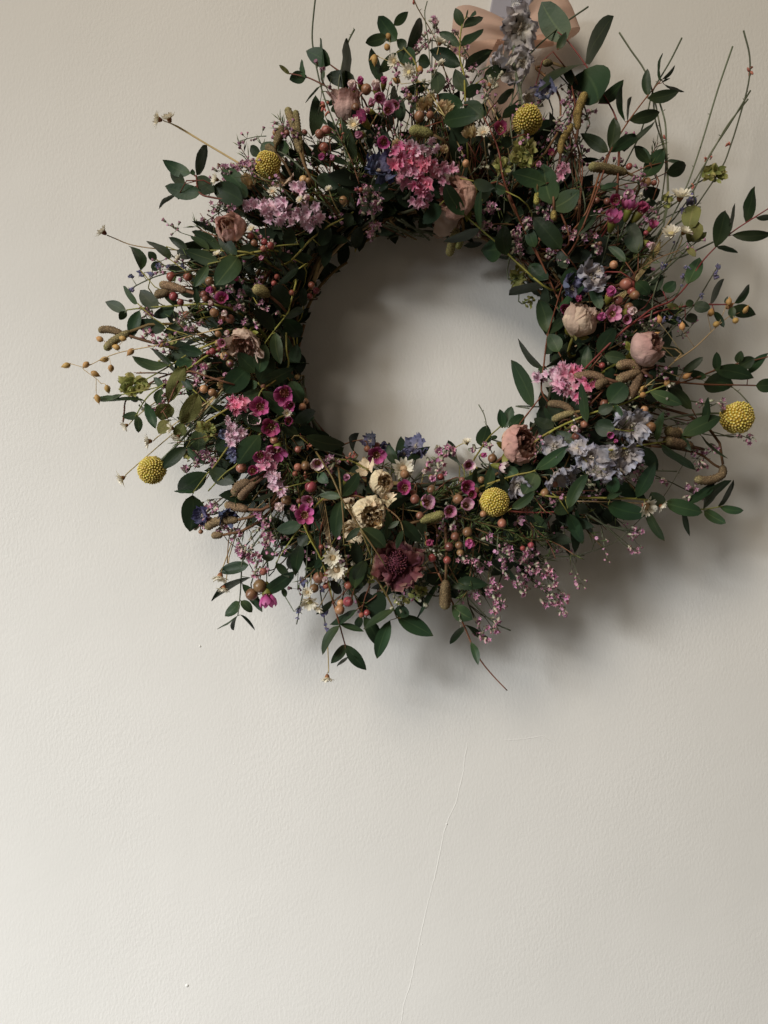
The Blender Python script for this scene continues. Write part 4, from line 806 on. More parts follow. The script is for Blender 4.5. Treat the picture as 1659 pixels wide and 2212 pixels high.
for a in (('C', 520, 1075, 150, (-.1, .6, .6)), ('C', 320, 890, 170, (.5, .3, .8)), ('C', 150, 850, 140, (-.4, .3, .8)), ('C', 200, 800, 100, (0, .8, .4)), ('F', 230, 870, 180, (-.4, .3, .8)), ('G', 170, 180, 120, (-.5, .6, .6)), ('A', 1600, 640, 130, (-.2, .4, .8)), ('L', 480, 1420, 120, (0, .3, .9)), ('G', 690, 240, 110, (.3, .3, .8)), ('J', 1590, 1460, 110, (.3, .2, .8))):
    strawflower(*a)

# ------------------------------------------------------------------ catkins
def catkin(c, pts, r, mk='catkin', dz=.007, stem=True):
    P = smooth_pts([at(c, x, y, dz) for x, y in pts], 8); rr = size(c, r, P[0]); mb = MB()
    # even resample
    Ls = [0]
    for a, b in zip(P, P[1:]): Ls.append(Ls[-1] + (b - a).length)
    n = max(14, int(Ls[-1] / (rr * .16))); n = min(n, 46); seg = 16; Q = []
    for i in range(n + 1):
        s = Ls[-1] * i / n; k = max(j for j in range(len(Ls)) if Ls[j] <= s + 1e-12); k = min(k, len(P) - 2)
        Q.append(P[k].lerp(P[k + 1], (s - Ls[k]) / max(1e-9, Ls[k + 1] - Ls[k])))
    u = None; rings = []
    for i, q in enumerate(Q):
        t = (Q[min(i + 1, n)] - Q[max(0, i - 1)]).normalized()
        u = t.orthogonal().normalized() if u is None else (u - t * u.dot(t)).normalized()
        w = t.cross(u); s = Ls[-1] * i / n; e0 = min(1, s / (rr * 1.1)); e1 = min(1, (Ls[-1] - s) / (rr * 1.3))
        cap = math.sqrt(max(0.02, 1 - (1 - e0) ** 2)) * math.sqrt(max(0.03, 1 - (1 - e1) ** 2))
        ring = []
        for j in range(seg):
            a = 6.283185 * j / seg
            dia = math.cos(8 * a / 1 * .5 + i * 1.5708) * math.cos(a * 4 - i * 1.5708)
            sc = 1 + .13 * ((-1) ** (j + (i // 2) % 2)) * (1 if i % 2 else .4) + .06 * noise.noise(q * 400 + Vector((a, 0, 0)))
            ring.append(mb.vert(q + (u * math.cos(a) + w * math.sin(a)) * rr * cap * sc * (1 - .16 * (i / n - .35) ** 2 * 4), (j / seg, 1 - i / n), 0))
        rings.append(ring)
    for i in range(n):
        for j in range(seg): mb.face((rings[i][j], rings[i][(j + 1) % seg], rings[i + 1][(j + 1) % seg], rings[i + 1][j]))
    mb.face(tuple(reversed(rings[0]))); mb.face(tuple(rings[-1]))
    if stem: stem_to_ring(mb, Q[-1], Q[-2] - Q[-1], .0009, 1, 5, 6, 0, .2)
    build('catkin', mb, [M[mk], M['stem_brown']], wreath, origin=Q[0].copy())
for c, lst in dict(
  F=[([(640, 70), (690, 230), (780, 560)], 42), ([(730, 100), (760, 330), (790, 480)], 36), ([(590, 270), (510, 480)], 46), ([(410, 480), (520, 570)], 40)],
  C=[([(20, 1065), (120, 1075), (220, 1105)], 43, 'catkin_g'), ([(1460, 760), (1400, 920), (1400, 1060)], 34, 'catkin_y'), ([(1350, 1020), (1270, 1160), (1260, 1260)], 28, 'catkin_y'), ([(1110, 510), (1195, 516)], 28)],
  G=[([(740, 1400), (780, 1250), (830, 1100)], 46, 'catkin_g'), ([(830, 1320), (880, 1190)], 42, 'catkin_g')],
  H=[([(310, 850), (320, 700)], 32, 'catkin_y'), ([(500, 1020), (500, 900)], 34, 'catkin_y'), ([(880, 430), (1050, 450), (1300, 500)], 52)],
  J=[([(740, 1005), (880, 985), (1000, 1015)], 33), ([(935, 1105), (970, 1050), (1035, 1050)], 36), ([(1090, 915), (1200, 900), (1295, 950)], 38), ([(1090, 1035), (1200, 990), (1295, 955)], 40), ([(1185, 1190), (1240, 1100), (1295, 970)], 38), ([(540, 1220), (660, 1235), (750, 1300)], 30), ([(570, 1355), (680, 1310), (760, 1290)], 29)],
  K=[([(1060, 1010), (1170, 1020), (1280, 975), (1290, 890)], 36), ([(820, 610), (950, 650)], 42), ([(810, 690), (930, 720), (1050, 745)], 46)],
  L=[([(810, 380), (910, 400), (1000, 460)], 60, 'catkin_g')],
  M=[([(610, 1250), (670, 1150), (790, 1090)], 58), ([(670, 1290), (750, 1180), (850, 1110)], 50), ([(510, 1340), (620, 1370), (770, 1400)], 48), ([(300, 1600), (430, 1530), (660, 1510)], 50)],
  N=[([(1520, 1030), (1400, 1070), (1250, 1110)], 52, 'catkin_g')], Q=[([(648, 735), (650, 630), (655, 520)], 40, 'catkin')], P=[([(275, 225), (370, 220)], 30)],
  E=[([(390, 415), (480, 410), (590, 445)], 30), ([(440, 575), (520, 500), (650, 425)], 33), ([(890, 40), (1000, 60), (1110, 95)], 34), ([(850, 130), (970, 100)], 36)]).items():
    for k in lst: catkin(c, *k)

# ------------------------------------------------------------------ papery pink clusters
def floret_mesh(name, mk, lobes=5, ruff=.16, seg=20, deep=.5, star=.25):
    out = []
    for v in range(7):
        mb = MB(); rings = []; sd = rnd() * 40
        ox, oy = ru(-.25, .25), ru(-.25, .25)
        for i, (rr, hh) in enumerate(((.06, -deep), (.34, -.30 * deep), (.68, .02), (1.0, .16))):
            ring = []
            for j in range(seg):
                a = 6.283 * j / seg; k = .5 + .5 * math.cos(a * lobes)
                s = rr * (1 - star * (1 - k) * (i / 3) ** 2) * (1 + .55 * ruff * noise.noise(Vector((math.cos(a) * 3 + sd, math.sin(a) * 3, sd))) * i); h = hh + ruff * (i / 3) ** 2 * (math.sin(a * (lobes * 2 + v) + sd) * .8 + noise.noise(Vector((math.cos(a) * 2 + sd, math.sin(a) * 2, i))))
                ring.append(mb.vert((s * math.cos(a) + ox * ruff * i, s * math.sin(a) + oy * ruff * i, h), (j / seg, i / 3), 0))
            rings.append(ring)
        for i in range(3):
            for j in range(seg): mb.face((rings[i][j], rings[i][(j + 1) % seg], rings[i + 1][(j + 1) % seg], rings[i + 1][j]))
        c0 = mb.vert((0, 0, -deep), (.5, 0)); [mb.face((c0, rings[0][(j + 1) % seg], rings[0][j])) for j in range(seg)]
        out.append(mesh_of(name, mb, [M[mk]]))
    return out
FL = {k: floret_mesh('floret', k, 4, .5, 22, .35, .25) for k in ('st_hot', 'st_pink', 'st_pale')}
FS = {k: floret_mesh('floret', k, 5, .07, 10, .9, .5) for k in ('li_mauve', 'li_pink')}
def statice(c, cx, cy, rx, ry, n, mk, fs=46, name='statice_cluster', dz=.010):
    n = int(n * 1.05); fs *= 1.10
    pts = []; tries = 0
    while len(pts) < n and tries < 400:
        tries += 1; a = ru(0, 6.283); q = math.sqrt(rnd()); x = cx + rx * q * math.cos(a); y = cy + ry * q * math.sin(a)
        if all(math.hypot(x - u, y - v) > fs * (.72 - tries / 700) for u, v in pts): pts.append((x, y))
    pc = at(c, cx, cy, dz - .008); mb = MB(); stem_to_ring(mb, pc, radial(pc) * .6 + view(pc) * .5, .0008, 0, 5, 6); items = []
    for x, y in pts:
        p = at(c, x, y, dz + ru(-.005, .004)); r = size(c, fs * ru(.7, 1.2), p); off = (p - pc); ax = (view(p) * .9 + off.normalized() * .9 + Vector((ru(-1, 1), ru(-1, 1), ru(-1, 1))) * .95).normalized()
        b = p - ax * r * .5; tube(mb, smooth_pts([pc, (pc + b) / 2 - Vector((0, .0005, 0)), b], 3), .0004, .0006, 4, 0)
        lathe(mb, xform(p - ax * r * 1.1, ax), [(0, 0), (r * .22, r * .3), (r * .3, r * .75), (r * .2, r * .8)], 6, 1)
        items.append((p, ax, r))
    o = build(name, mb, [M['stem_green'], M['li_calyx']], wreath, origin=pc.copy())
    for p, ax, r in items: put('floret', random.choice(FL[mk]), o, xform(p, ax, r))
for a in [('G', 260, 330, 190, 120, 13, 'st_hot', 62), ('G', 330, 520, 110, 100, 8, 'st_pink', 60), ('G', 520, 430, 80, 80, 6, 'st_hot', 56), ('G', 660, 460, 105, 110, 9, 'st_pink', 50), ('G', 460, 630, 90, 80, 8, 'st_hot', 52), ('G', 440, 800, 95, 95, 8, 'st_pink', 52), ('G', 460, 210, 170, 70, 8, 'st_pale', 46), ('G', 690, 620, 50, 60, 3, 'st_pink', 45),
          ('F', 560, 1200, 210, 150, 17, 'st_pale', 58), ('F', 860, 1250, 170, 150, 14, 'st_pale', 58), ('F', 230, 1120, 90, 50, 6, 'st_pale', 45), ('F', 410, 1160, 80, 100, 6, 'st_pale', 52), ('F', 740, 960, 80, 50, 4, 'st_pale', 48),
          ('M', 640, 260, 85, 85, 7, 'st_hot', 55), ('M', 620, 600, 100, 100, 10, 'st_pale', 52), ('M', 590, 470, 70, 60, 5, 'st_pale', 44), ('M', 960, 850, 60, 60, 5, 'st_pink', 52), ('M', 1000, 960, 75, 80, 7, 'st_pink', 52), ('M', 1060, 1080, 80, 80, 7, 'st_pale', 52), ('M', 1110, 1170, 60, 60, 5, 'st_pale', 46),
          ('J', 560, 990, 150, 60, 11, 'st_pale', 40), ('J', 640, 950, 70, 40, 4, 'st_pink', 40), ('J', 690, 1070, 100, 75, 9, 'st_pink', 42), ('J', 760, 940, 40, 35, 3, 'st_hot', 36), ('J', 870, 1060, 35, 55, 4, 'st_hot', 34), ('J', 780, 1175, 35, 28, 3, 'st_hot', 30), ('H', 580, 470, 65, 65, 6, 'st_pink', 46)]:
    statice(*a)

# ------------------------------------------------------------------ fine sprays of little florets
NFL = [0]
def spray(c, cl, mk='li_mauve', fs=24, hub=None, dz=.004):
    """cl: clusters (x, y, rx, ry, n) joined by one branching stalk"""
    if hub is None: hub = (sum(k[0] for k in cl) / len(cl), sum(k[1] for k in cl) / len(cl))
    ph = at(c, hub[0], hub[1], dz - .012); mb = MB(); items = []
    stem_to_ring(mb, ph, radial(ph) * .8 + view(ph) * .3, .0005, 0, 4, 6)
    s6 = CROP[c][2] / 600.0
    for cx, cy, rx, ry, n in cl:
        pc = at(c, cx, cy, dz - .004); tube(mb, smooth_pts([ph, ph.lerp(pc, .5) + Vector((ru(-1, 1), 0, ru(-1, 1))) * .002, pc], 4), .0004, .0003, 4, 0)
        for k in range(n + max(3, n // 2)):
            a = ru(0, 6.283); q = math.sqrt(rnd()); p = at(c, cx + rx * q * math.cos(a), cy + ry * q * math.sin(a), dz + ru(-.004, .004)); r = size(c, fs / s6 * ru(.8, 1.25) * 1.25, p)
            ax = (radial(p) * .5 + view(p) * .6 + (p - pc) * 60 + Vector((ru(-1, 1), ru(-1, 1), ru(-1, 1))) * .7).normalized()
            b = p - ax * r * 1.7
            tube(mb, [pc, (pc + b) / 2, b], .0002, .0002, 3, 0)
            lathe(mb, xform(b, ax), [(0, 0), (r * .3, r * .3), (r * .42, r * .9), (r * .3, r * 1.5), (r * .16, r * 1.6)], 6, 1, var=rnd())
            if k < n: items.append((p, ax, r))
            else: lathe(mb, xform(b + ax * r, ax), [(r * .25, 0), (r * .36, r * .5), (r * .2, r * 1.1), (0, r * 1.35)], 6, 2, var=rnd())
    o = build('sea_lavender_spray', mb, [M['stem_green'], M['li_calyx'], M['li_budtip']], wreath, origin=ph.copy())
    rest = MB()
    for p, ax, r in items:
        NFL[0] += 1
        put('floret', random.choice(FS[mk]), o, xform(p, ax, r))
m_, k_ = 'li_mauve', 'li_pink'
SPRAYS = [
 ('F', [(1540, 1080, 150, 170, 18), (1580, 1420, 80, 110, 8), (1450, 960, 60, 40, 4)], m_, 32), ('F', [(60, 720, 100, 50, 7), (230, 660, 80, 55, 6), (40, 1150, 60, 40, 4)], m_, 28),
 ('A', [(1440, 545, 120, 65, 10), (1600, 500, 60, 30, 4)], m_, 26), ('A', [(1360, 860, 110, 75, 9), (1280, 970, 60, 40, 4), (1630, 820, 50, 50, 4)], m_, 26),
 ('C', [(230, 210, 60, 90, 7), (160, 320, 60, 60, 5), (100, 400, 60, 50, 4), (350, 380, 60, 60, 4)], m_, 24), ('C', [(560, 560, 60, 60, 4), (480, 420, 30, 60, 3), (400, 260, 25, 25, 2)], m_, 22), ('C', [(1330, 780, 100, 80, 8), (1480, 950, 80, 90, 6), (1250, 1000, 40, 60, 3)], m_, 28), ('C', [(340, 690, 50, 60, 4), (120, 720, 60, 60, 4)], m_, 24),
 ('H', [(450, 950, 70, 100, 6), (200, 1040, 60, 60, 4), (90, 1180, 50, 120, 6), (110, 1340, 50, 60, 3)], m_, 30), ('H', [(650, 1150, 90, 65, 7), (880, 1190, 90, 60, 6), (960, 1330, 60, 90, 3)], m_, 30), ('H', [(450, 1390, 80, 60, 5), (600, 1430, 60, 60, 4)], m_, 28),
 ('G', [(1200, 900, 100, 70, 6), (1150, 1050, 50, 50, 4), (1270, 1130, 40, 60, 2), (1060, 1160, 40, 30, 2)], m_, 32), ('G', [(1600, 1040, 60, 60, 4), (1480, 1180, 50, 120, 5), (1500, 1380, 50, 80, 4)], m_, 30),
 ('L', [(690, 480, 55, 100, 6), (690, 590, 70, 50, 4), (560, 370, 60, 50, 3), (920, 590, 80, 80, 5)], m_, 30), ('L', [(40, 680, 60, 80, 5), (120, 770, 70, 60, 4), (250, 760, 40, 20, 1)], m_, 30), ('L', [(720, 740, 30, 50, 2), (860, 760, 50, 40, 2), (1060, 640, 40, 20, 2)], k_, 24), ('L', [(190, 1170, 45, 45, 3), (320, 1190, 70, 60, 4), (270, 1310, 40, 40, 2), (180, 1290, 40, 60, 3), (180, 1390, 70, 40, 3)], k_, 34), ('L', [(500, 930, 60, 50, 3), (500, 1010, 20, 20, 1)], m_, 30),
 ('E', [(770, 280, 70, 60, 5), (800, 450, 80, 50, 4), (860, 500, 40, 20, 1)], k_, 28), ('E', [(930, 850, 60, 60, 4), (910, 980, 40, 60, 3), (860, 1075, 30, 30, 2)], m_, 28), ('E', [(1250, 1450, 80, 80, 6), (1200, 1510, 40, 30, 2)], m_, 28),
 ('M', [(240, 820, 60, 60, 4), (330, 850, 80, 100, 6), (80, 960, 60, 50, 3)], m_, 32), ('M', [(370, 1390, 70, 60, 4), (310, 1490, 50, 40, 3), (230, 1590, 60, 40, 3)], k_, 36),
 ('P', [(350, 180, 80, 45, 5), (480, 210, 85, 65, 7), (520, 300, 60, 50, 4), (490, 380, 60, 40, 4), (560, 360, 90, 70, 7), (620, 430, 60, 70, 5), (640, 560, 30, 40, 2)], k_, 30), ('P', [(680, 90, 90, 70, 6), (700, 180, 60, 65, 5), (740, 260, 80, 55, 5), (690, 500, 40, 30, 2)], k_, 32),
 ('N', [(300, 500, 90, 90, 7), (240, 630, 40, 60, 3)], m_, 32), ('N', [(1450, 520, 130, 95, 11), (1580, 350, 80, 65, 6), (1450, 340, 40, 35, 2)], k_, 34), ('O', [(490, 460, 80, 35, 4), (560, 400, 30, 30, 2), (640, 450, 40, 30, 2)], k_, 26), ('O', [(220, 1320, 50, 30, 2), (640, 1440, 60, 50, 3), (790, 1530, 60, 70, 4), (1090, 1590, 80, 50, 4)], k_, 30),
 ('Q', [(780, 370, 40, 30, 3), (850, 390, 60, 30, 3), (930, 430, 70, 50, 6), (1070, 470, 50, 50, 5), (1010, 540, 60, 60, 6), (980, 610, 60, 40, 4), (1040, 650, 60, 50, 4), (1060, 710, 40, 40, 3), (1000, 755, 30, 35, 3), (890, 650, 40, 50, 3)], k_, 30, (800, 330)),
 ('Q', [(890, 830, 35, 40, 3), (910, 910, 45, 60, 5), (950, 970, 25, 30, 2), (1030, 820, 30, 30, 2), (1000, 880, 50, 30, 3)], k_, 28, (820, 700)),
 ('Q', [(1110, 350, 60, 50, 4), (1090, 280, 50, 40, 3), (1270, 330, 60, 50, 4), (1220, 400, 40, 40, 3), (1290, 430, 50, 40, 3), (1340, 470, 60, 60, 5), (1400, 420, 30, 50, 3), (1430, 530, 50, 50, 4)], k_, 30, (1050, 330)),
 ('Q', [(1440, 590, 40, 30, 3), (1480, 650, 75, 55, 7), (1410, 680, 60, 35, 4), (1510, 750, 40, 40, 3), (1190, 530, 70, 60, 5), (1240, 600, 40, 40, 3)], k_, 30, (1260, 510)),
 ('K', [(1130, 400, 60, 35, 4), (1290, 410, 60, 55, 4)], m_, 26), ('K', [(1520, 685, 45, 40, 3), (1440, 655, 40, 20, 2)], k_, 24, (1300, 650)), ('K', [(1130, 760, 60, 50, 4), (1240, 770, 45, 45, 3), (1080, 840, 50, 50, 3), (1120, 910, 50, 40, 3)], k_, 26), ('K', [(1040, 1090, 60, 60, 5), (1010, 1160, 40, 20, 2), (1160, 1160, 30, 20, 2)], m_, 28), ('K', [(700, 960, 100, 30, 3), (650, 1010, 80, 30, 3), (820, 1020, 30, 40, 2)], m_, 26),
 ('K', [(600, 1430, 80, 25, 3), (560, 1580, 55, 40, 4), (570, 1470, 30, 30, 2)], k_, 26, (330, 1390))]
for s in SPRAYS: spray(*s)

# ------------------------------------------------------------------ wispy filling of tiny half-dried blossoms
mb = MB()
for i in range(210):
    p = foliage_pt(.094, .168, .62, 1.08); q = p + (radial(p) * ru(.2, 1) + Vector((ru(-.7, .7), -ru(-.2, .5), ru(-.7, .7)))).normalized() * ru(.010, .026); q.y = min(q.y, -.01)
    sp = smooth_pts([p, (p + q) / 2 + Vector((ru(-1, 1), 0, ru(-1, 1))) * .002, q], 4); tube(mb, sp, .00035, .0002, 4, 0, rnd()); t = (q - p).normalized()
    mk_ = random.choice((2, 2, 3, 1)); var = rnd()
    for k in range(random.randint(5, 11)):
        b = random.choice(sp[2:]); d = (t * .6 + view(b) * .3 + Vector((ru(-1, 1), ru(-1, 1), ru(-1, 1))) * .8).normalized(); L = ru(.0014, .0034)
        e = b + d * L * 1.2; tube(mb, [b, e], .00015, .00015, 3, 0)
        lathe(mb, xform(e, d), [(0, 0), (L * .22, L * .2), (L * .26, L * .6), (L * .42, L * .95), (L * .2, L * .8), (0, L * .6)], 5, mats=[1, 1, mk_, mk_, mk_], var=(var + ru(0, .25)))
build('wispy_blossom', mb, [M['stem_green'], M['li_calyx'], M['li_mauve'], M['li_pink']], wreath, kind='stuff')

# ------------------------------------------------------------------ lavender
def lavender(c, stem, fl):
    mb = MB(); P = smooth_pts([at(c, x, y, .004) for x, y in stem], 4); tube(mb, P, .0005, .0004, 5); stem_to_ring(mb, P[0], P[1] - P[0], .0005, 0, 4, 5)
    o = build('lavender_sprig', mb, M['stem_green'], wreath, origin=P[0].copy())
    for x, y, s in fl:
        b = MB(); p = at(c, x, y, .005); L = size(c, s, p); near = min(P, key=lambda q: (q - p).length)
        k = P.index(near); t = (P[min(k + 1, len(P) - 1)] - P[max(0, k - 1)]).normalized()
        for i in range(7):
            d = (t * .8 + Vector((ru(-1, 1), ru(-1, .4), ru(-1, 1))) * .8).normalized()
            q = p + Vector((ru(-.25, .25), 0, ru(-.25, .25))) * L - d * L * .3
            blob(b, q, d, L * ru(.4, .7), L * .13, 5, 0, rnd(), .6)
        for i in range(3): needle(b, p, Vector((ru(-1, 1), ru(-1, 1), ru(-1, 1))), L * .6, L * .06, 1)
        tube(b, [near, p], .0003, .0003, 3, 1)
        build('flower_head', b, [M['lav'], M['li_calyx']], o, origin=p.copy())
lavender('A', [(1240, 1370), (1060, 1385), (880, 1420), (700, 1500), (620, 1560)], [(655, 1430, 60), (740, 1400, 80), (815, 1410, 70), (655, 1540, 75)])
lavender('A', [(1180, 1300), (1000, 1330), (850, 1350)], [(880, 1340, 70), (1080, 1345, 60), (960, 1345, 50)])
lavender('I', [(400, 1420), (410, 1290), (490, 1030), (560, 880), (640, 720)], [(530, 980, 110), (640, 700, 40)])
lavender('I', [(560, 1450), (640, 1320), (720, 1160), (780, 1040)], [(780, 990, 90), (730, 1070, 70), (720, 1170, 40)])
lavender('I', [(560, 1700), (720, 1540), (880, 1350), (1020, 1120), (1110, 970)], [(1085, 1060, 110), (1125, 965, 80), (940, 1290, 90), (690, 1550, 80)])
lavender('I', [(600, 870), (700, 640), (800, 400), (840, 250)], [(825, 230, 150), (750, 350, 120)])
lavender('I', [(400, 1640), (480, 1520), (540, 1400)], [(520, 1560, 90), (600, 1530, 70), (480, 1600, 60)])
lavender('P', [(1070, 60), (1065, 140), (1045, 560), (1000, 790), (970, 950)], [(1030, 605, 100), (990, 840, 70), (975, 900, 40)])
lavender('P', [(1105, 80), (1125, 300), (1160, 650), (1190, 870), (1215, 1000)], [(1200, 855, 100), (1218, 1000, 55), (1185, 660, 70), (1205, 950, 40)])
# ------------------------------------------------------------------ seed pod sprays
def pods(c, stems, lst, dz=.008, thick=.00045, pl=84):
    mb = MB(); allp = []
    for k, st in enumerate(stems):
        P = smooth_pts([at(c, x, y, dz) for x, y in st], 4); allp += P; tube(mb, P, thick if k == 0 else thick * .5, thick * .5, 5)
        if k == 0: stem_to_ring(mb, P[0], P[0] - P[1], thick, 0, 4, 5)
    bits = []
    for x, y, dx, dy in lst:
        p = at(c, x, y, dz + ru(-.002, .003)); q = at(c, x + dx, y + dy, dz); ax = (q - p).normalized(); L = size(c, pl, p); near = min(allp, key=lambda t: (t - p).length); b = p - ax * L * .5
        tube(mb, smooth_pts([near, near.lerp(b, .6) + Vector((0, 0, .0007)), b], 3), thick * .45, thick * .4, 4); bits.append((b, ax, L))
    o = build('seed_pod_spray', mb, M['stem_straw'], wreath, origin=allp[0].copy())
    for b, ax, L in bits:
        pb = MB(); lathe(pb, xform(b, ax), [(0, 0), (L * .13, L * .04), (L * .27, L * .22), (L * .30, L * .42), (L * .22, L * .66), (L * .09, L * .84), (L * .02, L * .95), (0, L * 1.12)], 9)
        build('seed_pod', pb, M['pod'], o, origin=b.copy())
pods('E', [[(1400, 400), (1150, 460), (880, 535), (590, 590), (440, 640), (350, 685), (290, 715)], [(350, 685), (265, 720), (300, 760), (370, 810), (410, 850)], [(560, 590), (440, 510)], [(370, 815), (370, 940)], [(265, 718), (165, 690)]],
     [(120, 705, -30, 8), (283, 702, -20, 20), (432, 655, -30, 5), (395, 485, -30, -15), (530, 552, -30, -10), (580, 478, -30, -10), (648, 597, -20, 20), (902, 535, -20, 20), (492, 732, 0, 30), (368, 775, 20, 10), (465, 900, 10, 30), (383, 980, 10, 30)])
pods('B', [[(1560, 950), (1420, 740), (1240, 560), (1120, 440)], [(1240, 560), (1020, 465)], [(1110, 430), (1110, 340)], [(1440, 660), (1200, 685)]], [(1095, 290, -10, -30), (1085, 380, -10, -30), (975, 475, -20, 10), (985, 500, 0, 30), (1355, 565, -10, -30), (1160, 655, -20, -10)])
pods('I', [[(640, 2000), (860, 1850), (1060, 1659), (1220, 1520), (1320, 1480)], [(1040, 1680), (1000, 1480)], [(1120, 1600), (1190, 1430)]], [(1235, 1340, 5, -30), (1245, 1390, 25, -15), (1415, 1430, 20, -25), (1040, 1460, 5, -30), (1310, 1550, 20, -25), (1100, 1590, 20, -15), (725, 1610, 0, -30)], .010, .00045, 112)
pods('K', [[(600, 300), (760, 170), (960, -10)], [(800, 125), (960, 185)], [(680, 240), (820, 220)]], [(1000, 165, 25, -15), (835, 215, 5, -30), (640, 320, 25, -10), (620, 275, 20, -20), (740, -170, 25, -15), (770, -300, -5, -30)])
# ------------------------------------------------------------------ broom stems with salmon bits
def broom(c, st, bits=(), r=.0006, mk='stem_green', dz=.003, ring=True):
    mb = MB(); P = smooth_pts([at(c, x, y, dz) for x, y in st], 4); tube(mb, P, r, r * .8, 5)
    for i in range(len(P) // 4): needle(mb, random.choice(P), Vector((ru(-1, 1), ru(-1, 1), ru(0, 1))), .0022, .0003)
    if ring: stem_to_ring(mb, P[-1], P[-2] - P[-1], r, 0, 4, 5)
    for x, y, s in bits:
        p = at(c, x, y, dz); L = size(c, s, p)
        for k in range(4): blob(mb, p + Vector((ru(-.2, .2), 0, ru(-.3, .3))) * L, Vector((ru(-.5, .5), ru(-.5, .5), ru(-1, 1))), L * ru(.5, .9), L * .2, 5, 1, rnd(), .5)
    build('broom_stem', mb, [M[mk], M['salmon']], wreath, origin=P[0].copy())
broom('D', [(445, 265), (540, 410), (655, 580), (730, 800), (790, 1100), (830, 1300), (840, 1650)])
broom('D', [(955, 310), (870, 480), (800, 600), (720, 740), (680, 900)])
broom('D', [(720, 760), (740, 980), (800, 1180), (825, 1350), (790, 1640)], [(805, 1110, 40)])
broom('D', [(770, 820), (820, 1000), (830, 1200), (845, 1500), (845, 1659)])
broom('D', [(1370, 380), (1250, 730), (1130, 1130), (1030, 1430), (940, 1650)], [(1050, 1530, 40)])
broom('D', [(1460, 250), (1510, 460), (1500, 680), (1420, 980), (1350, 1200), (1280, 1370), (1090, 1659)], [(1505, 575, 60), (1335, 1180, 50)])
broom('D', [(1515, 740), (1330, 1040), (1180, 1270), (1080, 1500), (1000, 1640)], [(1155, 1290, 40), (1195, 1275, 30)])
broom('D', [(1495, 810), (1330, 1020), (1220, 1210), (1060, 1480)])
broom('B', [(505, -60), (475, 260), (490, 440), (540, 680), (590, 840), (660, 1020), (740, 1230)], [(585, 850, 70), (595, 920, 50), (700, 1040, 40), (715, 1095, 40)])
broom('B', [(820, 240), (770, 340), (730, 480), (690, 700), (700, 860)])
broom('C', [(1485, 55), (1290, 190), (1100, 350), (960, 500), (900, 620), (850, 950), (880, 1270)])
broom('C', [(170, 10), (150, 120), (180, 350), (200, 560), (260, 800)], (), .0004)
broom('C', [(50, -30), (90, 60), (130, 130), (240, 330), (320, 600)], [(60, 0, 50)], .0004, 'stem_brown')
broom('C', [(1180, 540), (1330, 700), (1450, 860)], (), .0005)
broom('C', [(1100, 540), (1060, 560), (1150, 640), (1250, 790), (1260, 950)], (), .0009, 'stem_brown')
broom('C', [(880, 380), (880, 540), (930, 740), (960, 900), (950, 1100)], (), .0012)
broom('J', [(380, 1260), (300, 1250)], (), .0005)
broom('N', [(0, 640), (180, 770)], (), .0006)
broom('M', [(1560, 1190), (1400, 1080), (1250, 940), (1180, 740), (1150, 640)], [(1420, 720, 70), (1335, 600, 40), (1380, 1030, 70), (1470, 660, 40)], .0006)
broom('N', [(680, 500), (540, 440), (330, 380), (200, 340)], [(500, 400, 60), (545, 388, 50), (465, 440, 40)], .0006)
broom('N', [(0, 1150), (90, 1330), (170, 1530), (230, 1640)], (), .0008, 'stem_yellow')
broom('O', [(510, -20), (570, 90), (595, 205), (600, 330)], (), .0004)
broom('K', [(60, 1640), (250, 1590), (430, 1510), (560, 1390), (680, 1270), (800, 1160), (960, 900)], (), .0003, 'stem_green')
broom('K', [(1370, 260), (1450, 330), (1530, 450), (1490, 600)][::-1], (), .0005)
broom('K', [(1380, 660), (1130, 640), (1000, 560), (830, 580), (640, 600)], (), .0004)
broom('K', [(560, 1430), (470, 1410), (340, 1390), (190, 1300), (100, 1240)], (), .0005)
broom('K', [(540, 1570), (470, 1530), (330, 1390), (200, 1300)], (), .0004)
broom('K', [(915, 945), (700, 940), (480, 930), (300, 960)], (), .0004)
broom('K', [(250, 1530), (220, 1400), (170, 1300)], (), .0003)
broom('K', [(1300, 930), (1220, 890), (1100, 805), (900, 760), (700, 740)], (), .0009, 'stem_brown')
broom('Q', [(1660, 345), (1500, 352), (1320, 345), (1100, 300), (900, 230)], (), .0004)
broom('Q', [(1125, 890), (1000, 830), (850, 690), (740, 560), (620, 440)], (), .0005)
broom('Q', [(690, 580), (600, 640), (520, 620)], (), .0005)
broom('P', [(405, 450), (415, 270), (450, 130)], (), .0004, 'stem_brown')
broom('P', [(850, 340), (800, 200), (760, 40)], (), .0005)
broom('I', [(1062, 700), (900, 780), (720, 860), (620, 885), (480, 980)], (), .0006)
broom('E', [(590, 1170), (600, 1080), (618, 980), (720, 900)], (), .0006, 'stem_brown')
broom('E', [(700, 765), (880, 765), (1040, 790), (1200, 820)], (), .0005, 'stem_brown')
broom('E', [(905, 1475), (1060, 1320), (1230, 1130), (1400, 930)], (), .0008, 'stem_green')
for k in range(6): broom('E', [(1060 + 30 * k, 1180 - 12 * k), (1250 + 15 * k, 1050 - 12 * k), (1400 + 10 * k, 900 - 14 * k)], (), .0003, 'stem_straw')
for k in range(7): broom('L', [(300 + 20 * k, 1640 - 12 * k), (450 + 14 * k, 1520 - 10 * k), (560, 1400)], (), .0003, 'stem_straw', .002)
for k in range(4): broom('N', [(140 + 22 * k, 860), (190 + 18 * k, 1080), (260 + 10 * k, 1380)], (), .0003, 'stem_straw')
for k in range(5): broom('H', [(1659, 1230 + 25 * k), (1530, 1430 + 22 * k), (1400, 1640 + 10 * k)], (), .0004, 'stem_straw')
